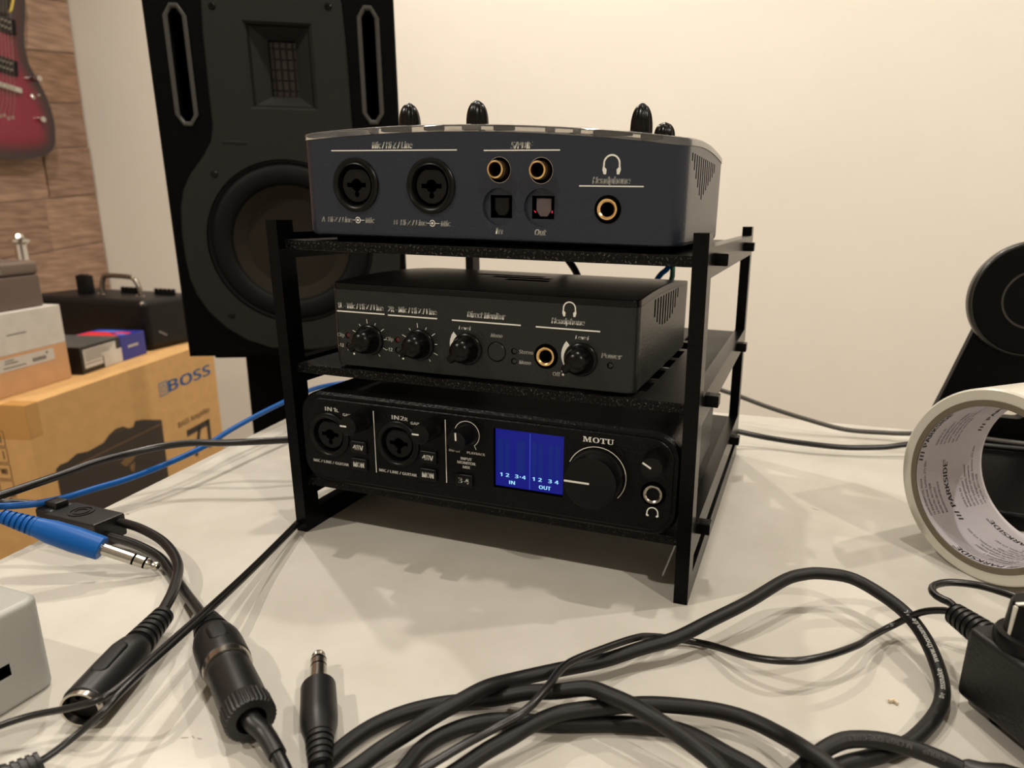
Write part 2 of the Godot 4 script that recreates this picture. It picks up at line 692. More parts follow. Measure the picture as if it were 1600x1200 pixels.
	mat("brushed handle", Color(0.55, 0.52, 0.48), 0.3, 1.0)


# ---------------------------------------------------------------- the interfaces
func mm(x: float, y: float, z: float) -> Vector3:
	return Vector3(x, y, z) * 0.001


# a shell over an outline in x, z (mm) between two heights given by functions of (x, z); b = rounding of the lower edge, bt = of the upper edge
func shell(g: Geo, pts: PackedVector2Array, low: Callable, high: Callable, b: float, bt: float) -> void:
	var mid := Vector2.ZERO
	for p in pts:
		mid += p
	mid /= pts.size()
	var rings := []
	for spec in [[0, 0.05, 0.0], [0, 0.5, 0.0], [0, -b, 0.0], [0, -b * 0.3, b * 0.3], [0, 0.0, b], [1, 0.0, -bt], [1, -bt * 0.3, -bt * 0.3], [1, -bt, 0.0], [1, 0.85, 0.0], [1, 0.65, 0.0], [1, 0.4, 0.0], [1, 0.2, 0.0], [1, 0.05, 0.0]]:
		var ring := PackedVector3Array()
		for p in pts:
			var q: Vector2
			if spec[1] > 0.0:
				q = mid.lerp(p, spec[1])
			else:
				q = p - (p - mid).normalized() * (-spec[1]) * 1.2
			var y: float = (low if spec[0] == 0 else high).call(q.x, q.y)
			ring.append(mm(q.x, y + spec[2], q.y))
		rings.append(ring)
	g.loft(rings)


func footprint(x0: float, x1: float, z0: float, z1: float, r: float) -> PackedVector2Array:
	var g := Geo.new()
	var out := PackedVector2Array()
	# extra points along the long sides let the top follow its curve
	var raw := g.rrect(x1 - x0, z1 - z0, r, 6)
	for i in raw.size():
		var a := raw[i]
		var b := raw[(i + 1) % raw.size()]
		var n := maxi(1, int(a.distance_to(b) / 12.0))
		for k in n:
			out.append(a.lerp(b, float(k) / n) + Vector2((x0 + x1) / 2, (z0 + z1) / 2))
	return out


func combo_jack(parent: Node, x: float, y: float, z: float, r: float, seat: Material) -> void:
	var g := Geo.new()
	g.lathe([Vector2(r, 0), Vector2(r, 0.9), Vector2(r - 0.5, 1.4), Vector2(r - 1.4, 1.5), Vector2(r - 1.9, 1.0), Vector2(r - 2.6, 0.8), Vector2(r - 3.1, 1.1), Vector2(r - 3.4, 0.2), Vector2(r - 3.5, -7), Vector2(r - 1.0, -7)].map(func(p): return p * 0.001), mm(x, y, z), Vector3(0, 0, 1), 48, true)
	var ring := part("combo_jack", g, M["knob black"], parent)
	var d := Geo.new()
	d.lathe([Vector2(0, -4.5), Vector2(r - 4.6, -4.5), Vector2(r - 4.6, -0.8), Vector2(r - 5.0, -0.4), Vector2(0, -0.4)].map(func(p): return p * 0.001), mm(x, y, z), Vector3(0, 0, 1), 40)
	var cuts := [[cyl(0.0031, 0.02), mm(x, y, z), M["hole black"], ROUND], [cyl(0.0014, 0.02, 16), mm(x, y - 4.6, z), M["hole black"], ROUND], [cube(0.0112, 0.0022, 0.02), mm(x, y, z), M["hole black"]], [cube(0.0018, 0.0024, 0.02), mm(x, y - 3.6, z), M["hole black"]]]
	carved("insert", d, seat, ring, cuts)
	var c := Geo.new()
	c.lathe([Vector2(0, -6.9), Vector2(r - 1.2, -6.9), Vector2(r - 1.2, -6.4), Vector2(0, -6.4)].map(func(p): return p * 0.001), mm(x, y, z), Vector3(0, 0, 1), 32)
	c.rbox(mm(x, y + r - 3.9, z - 1.2), mm(9.0, 3.4, 3.2), 0.0006)
	part("latch", c, M["hole black"], ring)


func phone_jack(parent: Node, x: float, y: float, z: float, metal: Material) -> void:
	var g := Geo.new()
	g.lathe([Vector2(6.3, -1), Vector2(6.3, 0.25), Vector2(5.9, 0.4), Vector2(5.0, 0.4), Vector2(5.0, -1)].map(func(p): return p * 0.001), mm(x, y, z), Vector3(0, 0, 1), 40, true)
	var nut := part("headphone_jack", g, M["hole black"], parent)
	var b := Geo.new()
	b.lathe([Vector2(4.9, -2), Vector2(4.9, 1.1), Vector2(4.6, 1.5), Vector2(3.9, 1.5), Vector2(3.3, 1.0), Vector2(3.3, -8), Vector2(4.4, -8)].map(func(p): return p * 0.001), mm(x, y, z), Vector3(0, 0, 1), 40, true)
	part("bushing", b, metal, nut)


# a round pointer knob standing out of a front: r0 at its foot, r1 at its face, h tall; pointer angle in degrees
func face_knob(parent: Node, x: float, y: float, z: float, r0: float, r1: float, h: float, angle: float, marks: Array, called := "knob") -> MeshInstance3D:
	var g := Geo.new()
	var prof := [Vector2(0, 0), Vector2(r0, 0), Vector2(r0, h * 0.1), Vector2(lerpf(r0, r1, 0.35), h * 0.16)]
	for i in 5:
		prof.append(Vector2(lerpf(r0, r1, 0.4 + 0.15 * i), h * (0.2 + 0.16 * i)))
	prof.append_array([Vector2(r1 - 0.25, h - 0.25), Vector2(r1 - 0.9, h), Vector2(0, h)])
	g.lathe(prof.map(func(p): return p * 0.001), mm(x, y, z), Vector3(0, 0, 1), 40)
	var k := part(called, g, M["knob black"], parent)
	if marks.size():
		var d := Vector2.from_angle(deg_to_rad(angle))
		var l := Geo.new()
		var map := func(u, v): return mm(u, v, z + h + 0.12)
		l.line(Vector2(x, y) + d * float(marks[0]), Vector2(x, y) + d * float(marks[1]), marks[2], map)
		part("pointer_mark", l, M["print white"], k)
	return k


# a domed knob with a flange and a ridge that points to the setting
func pointer_knob(parent: Node, x: float, y: float, z: float, r: float, angle: float, marked: bool) -> void:
	var g := Geo.new()
	g.lathe([Vector2(0, 0), Vector2(r, 0), Vector2(r, 1.1), Vector2(r - 0.4, 1.6), Vector2(r - 1.2, 1.9), Vector2(r - 1.5, 4.5), Vector2(r - 2.0, 7.4), Vector2(r - 2.9, 9.6), Vector2(r - 4.4, 11.0), Vector2(r - 6.4, 11.7), Vector2(0, 11.9)].map(func(p): return p * 0.001), mm(x, y, z), Vector3(0, 0, 1), 40)
	var k := part("knob", g, M["gloss black"], parent)
	var d := Vector2.from_angle(deg_to_rad(angle))
	var b := Basis(Vector3(d.x, d.y, 0), Vector3(0, 0, 1), Vector3(d.y, -d.x, 0))
	g = Geo.new()
	g.rbox(mm(x + d.x * 3.6, y + d.y * 3.6, z + 6.2), mm(8.0, 11.0, 4.2), 0.0016, b, 3)
	part("pointer_ridge", g, M["gloss black"], k)
	if marked:
		g = Geo.new()
		g.rbox(mm(x + d.x * 7.1, y + d.y * 7.1, z + 9.4), mm(1.2, 3.2, 1.2), 0.0004, b, 2)
		part("pointer_mark", g, M["print white"], k)


func top_interface() -> void:
	var o := thing("audio_interface", "blue-grey audio interface with clear top cover and four dark knobs on top shelf of rack", "audio interface", Vector3(SWAY * 0.1705, 0.1705, 0), Basis(), "audio interfaces in the rack")
	var crown := func(x, z): return 56.6 - 0.00052 * pow(x - 104.0, 2) + 3.3 - 3.3 * pow((z + 72.0) / 66.0, 2)
	var under := func(x, z): return crown.call(x, z) - 3.3
	var flat_low := func(_x, _z): return 3.2
	var ft := footprint(20.0, 221.8, -137.0, -6.0, 10.0)
	var g := Geo.new()
	shell(g, ft, flat_low, under, 2.5, 0.3)
	var cuts := []
	for c in [[53.7, 28.5], [96.8, 28.4]]:
		cuts.append([cyl(0.0122, 0.03, 48), mm(c[0], c[1], -6), M["hole black"], ROUND])
	for c in [[133.4, 36.0], [154.5, 35.8]]:
		cuts.append([cyl(0.0058, 0.006, 32), mm(c[0], c[1], -6), M["hole black"], ROUND])
	for c in [[133.2, 19.3], [154.7, 19.3]]:
		cuts.append([cyl(0.0087, 0.0036, 40), mm(c[0], c[1], -6), M["slate plastic"], ROUND])
		cuts.append([cube(0.0112, 0.0106, 0.02), mm(c[0] + 0.4, c[1] + 0.1, -10), M["hole black"]])
	cuts.append([cyl(0.0060, 0.01, 32), mm(187.2, 19.1, -6), M["hole black"], ROUND])
	for k in 12:
		var l: float = lerpf(3.5, 19.5, k / 4.5) if k < 5 else lerpf(19.5, 3.5, (k - 5) / 6.5)
		cuts.append([cube(0.006, l * 0.001, 0.0030), mm(221.8, 44.6 - l / 2, -21.0 - 7.0 * k), M["hole black"]])
	carved("body", g, M["slate plastic"], o, cuts)
	var s := Geo.new()
	for p in [[40.0, -20.0], [202.0, -20.0], [40.0, -122.0], [202.0, -122.0]]:
		s.lathe([Vector2(8, 0), Vector2(8, 3), Vector2(7, 3.4)].map(func(q): return q * 0.001), mm(p[0], 0, p[1]), Vector3(0, 1, 0), 20)
	s.rbox(mm(121, 2.2, -72), mm(170, 2.6, 112), 0.001)
	part("base_plate", s, M["hole black"], o)
	var lid := Geo.new()
	shell(lid, footprint(19.6, 222.2, -137.4, -5.7, 10.0), under, crown, 0.2, 1.0)
	part("top_cover", lid, M["clear cover"], o)
	for k in [[70.9, -32.0, 5.4, 12.2], [109.9, -32.0, 5.4, 12.0], [194.5, -34.0, 5.2, 13.0], [198.5, -70.0, 5.4, 8.0]]:
		var kg := Geo.new()
		var y0: float = crown.call(k[0], k[1])
		var rings := []
		for st in 9:
			var f: float = st / 8.0
			var ring := PackedVector3Array()
			for j in 40:
				var a := TAU * j / 40
				var r: float = float(k[2]) * sqrt(maxf(0.02, 1.0 - pow(f, 2.6))) * (1.0 + (0.05 if (j / 2) % 2 == 0 else -0.03))
				ring.append(mm(k[0] + cos(a) * r, y0 + f * float(k[3]), k[1] + sin(a) * r))
			rings.append(ring)
		kg.loft(rings)
		part("knob", kg, M["gloss black"], o)
	# light guides and posts seen through the clear cover
	for k in [[62.0, 2.0, 1], [76.0, 16.0, 0], [97.0, 10.0, 0], [117.0, 9.0, 1], [134.0, 10.0, 0], [157.0, 4.0, 1], [170.0, 3.0, 1], [187.0, 18.0, 0], [205.0, 10.0, 0]]:
		var pg := Geo.new()
		pg.rbox(mm(k[0], float(under.call(k[0], -13.0)) + 1.5, -13.0), mm(k[1], 2.2, 5.0), 0.0004, Basis(), 2)
		part("cover_post", pg, M["print grey"] if k[2] else M["socket black"], o)
	for k in [[166.0, -22.0], [176.0, -22.0], [60.0, -20.0], [120.0, -22.0]]:
		var lg := Geo.new()
		lg.rbox(mm(k[0], float(under.call(k[0], k[1])) - 0.2, k[1]), mm(3.0, 1.0, 3.0), 0.0003)
		part("indicator_lamp", lg, M["clear lens"], o)
	combo_jack(o, 53.7, 28.5, -6.0, 13.2, M["socket black"])
	combo_jack(o, 96.8, 28.4, -6.0, 13.2, M["socket black"])
	for c in [[133.4, 36.0], [154.5, 35.8]]:
		var r := Geo.new()
		r.lathe([Vector2(4.2, -3), Vector2(4.2, 4.6), Vector2(4.0, 5.2), Vector2(3.3, 5.4), Vector2(3.0, 5.0), Vector2(2.9, -3)].map(func(p): return p * 0.001), mm(c[0], c[1], -6), Vector3(0, 0, 1), 36, true)
		var socket := part("phono_socket", r, M["gold"], o)
		var ins := Geo.new()
		ins.lathe([Vector2(2.9, -3), Vector2(2.9, 0.4), Vector2(1.1, 0.4), Vector2(1.1, -1.5), Vector2(0, -1.5)].map(func(p): return p * 0.001), mm(c[0], c[1], -6), Vector3(0, 0, 1), 24)
		part("insulator", ins, M["hole black"], socket)
		var rm := Geo.new()
		rm.lathe([Vector2(5.75, -2), Vector2(5.75, 0.12), Vector2(5.9, 0.12), Vector2(5.9, -2)].map(func(p): return p * 0.001), mm(c[0], c[1], -6), Vector3(0, 0, 1), 36, true)
		part("rim", rm, M["nickel"], socket)
	for i in 2:
		var cx: float = [133.6, 155.1][i]
		var f := Geo.new()
		f.prism(PackedVector2Array([Vector2(-3.8, 4.0), Vector2(3.8, 4.0), Vector2(3.8, -1.6), Vector2(1.8, -4.4), Vector2(-1.8, -4.4), Vector2(-3.8, -1.6)]), -1.0, 0.0, 0.25, Transform3D(Basis().scaled(Vector3.ONE * 0.001), mm(cx, 19.6, -8.6)))
		var port := part("optical_port", f, M["socket black"] if i == 0 else M["toslink door"], o)
		if i == 1:
			for sd in [-1, 1]:
				var e := Geo.new()
				e.rbox(mm(cx + 4.3 * sd, 17.4, -8.5), mm(0.4, 1.2, 0.3), 0.00015, Basis(Vector3(0, 0, 1), -0.5 * (sd - 0.6)))
				part("light_leak", e, M["laser red"], port)
	phone_jack(o, 187.2, 19.1, -6.0, M["gold"])
	var t := Geo.new()
	var map := func(u, v): return mm(u, v, -5.86)
	write(t, "Mic / Hi-Z / Line", map, 75.8, 47.4, 22.5, 3.0, 0.16)
	t.line(Vector2(40.1, 45.0), Vector2(111.3, 45.0), 0.55, map)
	write(t, "S/PDIF", map, 144.7, 46.9, 10.2, 3.0, 0.16)
	t.line(Vector2(125.4, 44.7), Vector2(163.6, 44.7), 0.55, map)
	for c in [["A", 32.6, 11.2, 53.7], ["B", 76.1, 10.7, 97.0]]:
		write(t, c[0], map, c[1], c[2], 1.9, 2.6, 0.16)
		write(t, "Hi-Z / Line", map, float(c[1]) + 10.3, c[2], 14.6, 2.6, 0.16)
		write(t, "Mic", map, float(c[1]) + 28.4, c[2], 5.0, 2.6, 0.16)
		t.dot(c[3], c[2], 0.62, map)
		t.arc(c[3], c[2], 1.2, 1.6, -155, 155, map)
		t.line(Vector2(float(c[3]) - 2.9, c[2]), Vector2(float(c[3]) - 0.6, c[2]), 0.25, map)
		t.line(Vector2(float(c[3]) + 1.6, c[2]), Vector2(float(c[3]) + 4.0, c[2]), 0.25, map)
	write(t, "In", map, 133.4, 8.0, 3.3, 2.8, 0.16)
	write(t, "Out", map, 154.6, 8.0, 5.6, 2.8, 0.16)
	headphones(t, map, 188.3, 38.4, 8.6, 8.2)
	write(t, "Headphone", map, 188.4, 31.7, 17.2, 2.9, 0.16)
	t.line(Vector2(173.2, 29.2), Vector2(203.4, 29.2), 0.55, map)
	part("front_lettering", t, M["print white"], o)


func middle_interface() -> void:
	var o := thing("audio_interface", "charcoal audio interface with four round knobs and dark curved lid on middle shelf of rack", "audio interface", Vector3(SWAY * 0.1022, 0.1022, 0), Basis(), "audio interfaces in the rack")
	var crown := func(_x, z): return 46.6 + 2.3 - 2.3 * pow((z + 66.0) / 62.0, 2)
	var under := func(x, z): return crown.call(x, z) - 3.4
	var low := func(_x, _z): return 1.6
	var g := Geo.new()
	shell(g, footprint(32.6, 203.2, -150.0, -6.0, 5.0), low, under, 1.6, 0.2)
	var cuts := []
	cuts.append([cyl(0.0052, 0.01, 32), mm(130.5, 16.8, -6), M["hole black"], ROUND])
	cuts.append([cyl(0.0060, 0.01, 32), mm(157.3, 16.8, -6), M["hole black"], ROUND])
	for c in [[42.1, 18.5], [42.1, 12.9], [73.0, 18.4], [72.8, 12.9], [140.1, 17.9], [140.1, 12.8], [190.3, 15.1]]:
		cuts.append([cyl(0.00165, 0.006, 20), mm(c[0], c[1], -6), M["hole black"], ROUND])
	for k in 10:
		var f := (k - 4.2) / 5.2
		var l := 17.5 * sqrt(maxf(0.03, 1.0 - f * f)) - 1.0
		cuts.append([cube(0.006, l * 0.001, 0.0034), mm(203.2, 43.8 - l / 2, -43.0 - 7.4 * k), M["hole black"]])
	carved("body", g, M["charcoal plastic"], o, cuts)
	var lid := Geo.new()
	shell(lid, footprint(32.6, 203.2, -150.0, -6.2, 5.0), under, crown, 0.2, 0.8)
	carved("lid", lid, M["gloss black"], o, [[cube(0.042, 0.02, 0.0078), mm(109.0, 50, -76), M["hole black"]], [cube(0.036, 0.02, 0.0078), mm(120.0, 50, -65), M["hole black"]], [cube(0.026, 0.02, 0.0078), mm(128.0, 50, -54), M["hole black"]]])
	var feet := Geo.new()
	for p in [[48.0, -20.0], [188.0, -20.0], [48.0, -135.0], [188.0, -135.0]]:
		feet.lathe([Vector2(6, 0), Vector2(6, 1.4), Vector2(5, 1.8)].map(func(q): return q * 0.001), mm(p[0], 0, p[1]), Vector3(0, 1, 0), 20)
	part("rubber_feet", feet, M["hole black"], o)
	for k in [[55.7, 17.0, 212.0, 1], [86.4, 16.9, 216.0, 1], [114.0, 16.9, 222.0, 0], [175.5, 16.7, 214.0, 1]]:
		pointer_knob(o, k[0], k[1], -6, 8.3, k[2], k[3] == 1)
	var b := Geo.new()
	b.lathe([Vector2(0, -4), Vector2(4.75, -4), Vector2(4.75, 0.2), Vector2(4.3, 0.6), Vector2(0, 0.7)].map(func(p): return p * 0.001), mm(130.5, 16.8, -6), Vector3(0, 0, 1), 36)
	part("push_button", b, M["charcoal plastic"], o)
	for c in [[42.1, 18.5, 1], [42.1, 12.9, 0], [73.0, 18.4, 1], [72.8, 12.9, 0], [140.1, 17.9, 0], [140.1, 12.8, 0], [190.3, 15.1, 0]]:
		var l := Geo.new()
		l.lathe([Vector2(0, -2), Vector2(1.45, -2), Vector2(1.45, -0.5), Vector2(1.0, -0.1), Vector2(0, 0)].map(func(p): return p * 0.001), mm(c[0], c[1], -6), Vector3(0, 0, 1), 18)
		part("indicator_lamp", l, M["red lens"] if c[2] else M["clear lens"], o)
	phone_jack(o, 157.3, 16.8, -6.0, M["gold"])
	var t := Geo.new()
	var map := func(u, v): return mm(u, v, -5.86)
	write(t, "1L - Mic / Hi-Z / Line", map, 51.0, 34.8, 28.4, 2.9)
	t.line(Vector2(36.1, 31.6), Vector2(65.8, 31.6), 0.7, map)
	write(t, "2R - Mic / Hi-Z / Line", map, 82.5, 34.7, 28.6, 2.9)
	t.line(Vector2(67.8, 31.4), Vector2(97.1, 31.4), 0.7, map)
	for k in [[55.7, 17.0, 37.6, 45.4], [86.4, 16.9, 68.2, 76.1]]:
		write(t, "Clip", map, k[2], 18.6, 4.4, 2.0)
		write(t, "-12", map, float(k[2]) - 0.2, 12.9, 3.2, 1.8, 0.0, "plain")
		t.dot(k[3], 8.7, 0.6, map)
		for a in 10:
			var ang := 225.0 - 30.0 * (a + 0.3)
			var d := Vector2.from_angle(deg_to_rad(ang))
			if a > 0:
				t.line(Vector2(k[0], k[1]) + d * 9.0, Vector2(k[0], k[1]) + d * (10.4 if a % 2 else 11.4), 0.32, map)
	write(t, "Direct Monitor", map, 124.9, 34.9, 20.6, 3.0, 0.16)
	t.line(Vector2(105.6, 31.3), Vector2(143.7, 31.3), 0.7, map)
	write(t, "Level", map, 112.8, 27.7, 6.4, 1.9, 0.16)
	write(t, "Mono", map, 130.7, 25.2, 6.2, 1.9, 0.16)
	write(t, "Stereo", map, 146.7, 18.0, 7.4, 2.0, 0.16)
	write(t, "Mono", map, 146.2, 12.7, 6.2, 2.0, 0.16)
	t.arc(114.0, 16.9, 8.8, 9.0, 200, 132, map, 8.6, 11.4)
	headphones(t, map, 168.9, 40.8, 7.2, 7.0)
	write(t, "Headphone", map, 168.4, 34.9, 16.6, 2.8, 0.16)
	t.line(Vector2(151.7, 31.2), Vector2(184.7, 31.2), 0.7, map)
	write(t, "Level", map, 175.7, 27.6, 6.4, 1.9, 0.16)
	t.arc(175.5, 16.7, 9.0, 9.2, 210, 132, map, 9.0, 11.6)
	write(t, "Off", map, 163.0, 8.3, 3.9, 2.0)
	t.dot(166.4, 8.4, 0.6, map)
	t.line(Vector2(167.6, 9.4), Vector2(169.0, 10.6), 0.35, map)
	write(t, "Power", map, 190.9, 19.8, 9.8, 2.5, 0.16)
	part("front_lettering", t, M["print white"], o)


func bottom_interface() -> void:
	var o := thing("audio_interface", "flat black metal audio interface with lit blue display and big volume knob on lowest shelf", "audio interface", Vector3(SWAY * 0.0338, 0.0338, 0), Basis(), "audio interfaces in the rack")
	var helper := Geo.new()
	var place := Transform3D(Basis().scaled(Vector3.ONE * 0.001), mm(118.2, 27.4, 0))
	var g := Geo.new()
	g.prism(helper.rrect(218.6, 54.0, 14.0, 8), -122.0, -1.4, 1.4, place)
	carved("body", g, M["black metal"], o, [[cube(0.0385, 0.0325, 0.012), mm(149.3, 30.3, 0), M["hole black"]], [cyl(0.0122, 0.03, 40), mm(28.8, 30.3, 0), M["hole black"], ROUND], [cyl(0.0122, 0.03, 40), mm(73.2, 30.6, 0), M["hole black"], ROUND]])
	var p := Geo.new()
	p.prism(helper.rrect(212.0, 47.6, 11.5, 8), -2.0, 0.0, 0.5, place)
	carved("front_panel", p, M["black metal"], o, [[cube(0.0385, 0.0325, 0.012), mm(149.3, 30.3, 0), M["hole black"]], [cyl(0.0122, 0.03, 40), mm(28.8, 30.3, 0), M["hole black"], ROUND], [cyl(0.0122, 0.03, 40), mm(73.2, 30.6, 0), M["hole black"], ROUND]])
	combo_jack(o, 28.8, 30.3, -0.2, 13.0, M["socket black"])
	combo_jack(o, 73.2, 30.6, -0.2, 13.0, M["socket black"])
	for k in [[51.2, 41.6, 180.0, 0.6, 4.6], [95.0, 42.4, 180.0, 0.6, 4.6], [115.6, 41.5, 92.0, 0.4, 4.6]]:
		face_knob(o, k[0], k[1], 0, 5.8, 5.3, 14.0, k[2], [k[3], k[4], 0.9])
	face_knob(o, 186.0, 28.4, 0, 14.0, 13.4, 12.0, 180, [0.2, 13.0, 1.0], "volume_knob")
	face_knob(o, 215.6, 40.4, 0, 5.8, 5.3, 12.0, 150, [0.2, 4.9, 0.9])
	phone_jack(o, 215.0, 23.2, 0.0, M["nickel"])
	for k in [["48V", 48.4, 25.6, 6.6], ["MON", 48.2, 15.5, 6.8], ["48V", 92.2, 25.6, 6.6], ["MON", 91.9, 15.6, 6.8], ["3-4", 113.4, 15.5, 6.0]]:
		var b := Geo.new()
		b.rbox(mm(k[1], k[2], 0.4), mm(10.0, 7.0, 2.4), 0.0007)
		var bt := part("push_button", b, M["knob black"], o)
		var bl := Geo.new()
		write(bl, k[0], func(u, v): return mm(u, v, 1.72), k[1], k[2], k[3], 3.0)
		part("button_print", bl, M["print white"], bt)
	# display
	var z := -1.6
	var sc := Geo.new()
	sc.box(mm(149.3, 30.3, z - 0.5), mm(37.6, 31.4, 1.0))
	var screen := part("display_screen", sc, M["screen blue"], o)
	var smap := func(u, v): return mm(u, v, z + 0.1)
	var sb := Geo.new()
	for u in [[133.4, 3.2], [137.4, 2.6], [144.8, 4.6], [152.2, 2.4], [155.8, 2.4], [161.2, 2.4], [164.8, 2.4]]:
		sb.line(Vector2(float(u[0]), 23.2), Vector2(float(u[0]), 41.0), u[1], smap)
	part("display_band", sb, M["screen band"], screen)
	var sl := Geo.new()
	sl.line(Vector2(149.9, 15.0), Vector2(149.9, 45.4), 0.35, func(u, v): return mm(u, v, z + 0.2))
	part("display_divider", sl, M["screen line"], screen)
	var st := Geo.new()
	var tmap := func(u, v): return mm(u, v, z + 0.25)
	for q in [["1", 133.8, 1.2], ["2", 137.4, 1.9], ["3", 142.6, 1.9], ["4", 146.6, 2.0], ["1", 152.0, 1.2], ["2", 155.6, 1.9], ["3", 161.1, 1.9], ["4", 164.7, 2.0]]:
		write(st, q[0], tmap, q[1], 21.2, q[2], 2.0)
	st.dot(144.6, 21.2, 0.35, tmap)
	write(st, "IN", tmap, 140.0, 17.4, 3.2, 2.0)
	write(st, "OUT", tmap, 158.3, 17.2, 6.4, 2.0)
	part("display_text", st, M["screen text"], screen)
	var t := Geo.new()
	var map := func(u, v): return mm(u, v, 0.14)
	write(t, "IN", map, 29.3, 45.5, 4.4, 2.3)
	write(t, "1", map, 33.3, 45.5, 1.5, 2.3)
	write(t, "L", map, 35.4, 45.2, 1.5, 1.8, 0.0, "plain")
	write(t, "IN", map, 72.2, 45.5, 4.4, 2.3)
	write(t, "2", map, 76.4, 45.5, 2.2, 2.3)
	write(t, "R", map, 78.9, 45.2, 1.7, 1.8, 0.0, "plain")
	write(t, "GAIN", map, 41.6, 43.3, 6.0, 1.5)
	write(t, "GAIN", map, 84.6, 43.5, 6.0, 1.5)
	for u in [28.6, 72.3]:
		write(t, "MIC / LINE / GUITAR", map, u, 13.7, 23.6, 1.6)
	t.line(Vector2(58.5, 11.8), Vector2(58.5, 47.6), 0.45, map)
	t.line(Vector2(102.4, 12.2), Vector2(102.4, 47.8), 0.45, map)
	t.arc(114.9, 41.2, 7.0, 7.35, 160, -55, map)
	t.line(Vector2(119.2, 35.3), Vector2(120.2, 33.4), 0.35, map)
	write(t, "INPUT", map, 107.6, 31.2, 6.6, 1.3)
	write(t, "PLAYBACK", map, 120.1, 31.2, 10.4, 1.3)
	write(t, "INPUT", map, 114.4, 27.5, 6.4, 1.5)
	write(t, "MONITOR", map, 114.4, 25.2, 10.6, 1.5)
	write(t, "MIX", map, 114.4, 22.8, 4.2, 1.5)
	write(t, "MOTU", map, 186.3, 46.9, 15.8, 2.7, 0.0, "serif")
	t.arc(186.0, 28.3, 15.0, 15.4, 158, -42, map)
	headphones(t, map, 215.2, 13.6, 6.4, 4.8)
	part("front_lettering", t, M["print white"], o)


func rack() -> void:
	var w := 0.235
	var t := 0.0070
	var h := 0.1806
	var d := 0.2491
	var pd := 0.0129
	var o := thing("equipment_rack", "black open-frame desktop rack with three shelves standing on white desk", "rack")
	for s in 2:
		var g := Geo.new()
		var x0 := 0.0 if s == 0 else w - t
		g.box(Vector3(t / 2, h / 2, -d / 2), Vector3(t, h, d))
		var span := d - 2 * pd
		var cuts := []
		for y in [[0.012, 0.0215], [0.0362, 0.0905], [0.1045, 0.1605], [0.1742, 0.25]]:
			cuts.append([cube(0.05, y[1] - y[0], span), Vector3(t / 2, (y[0] + y[1]) / 2, -d / 2)])
		var f := carved("side_frame", g, M["rack plastic"], o, cuts)
		f.transform = Transform3D(Basis(Vector3(0, 0, 1), 0.01718), Vector3(x0, 0, 0))
	for ys in [0.0338, 0.1022, 0.1705]:
		var g := Geo.new()
		g.rbox(Vector3(w / 2 + SWAY * ys, ys - 0.00255, -0.0054 - 0.1175), Vector3(w - 2 * t + 0.0004, 0.0051, 0.235), 0.0004, Basis(), 2)
		var cuts := []
		for k in 6:
			for x in [0.0342, 0.2016]:
				cuts.append([cube(0.0077, 0.02, 0.0245), Vector3(x + SWAY * ys, ys, -0.0300 - 0.0325 * k), M["rack plastic"]])
		var shelf := carved("shelf", g, M["rack shelf"], o, cuts)
		for s in 2:
			for z in [-0.0275, -0.186]:
				var tg := Geo.new()
				tg.rbox(Vector3((0.0 - 0.0026 if s == 0 else w + 0.0026) + SWAY * ys, ys - 0.0022, z), Vector3(0.0072, 0.0058, 0.0085), 0.0005, Basis(), 2)
				part("tab", tg, M["rack plastic"], shelf)


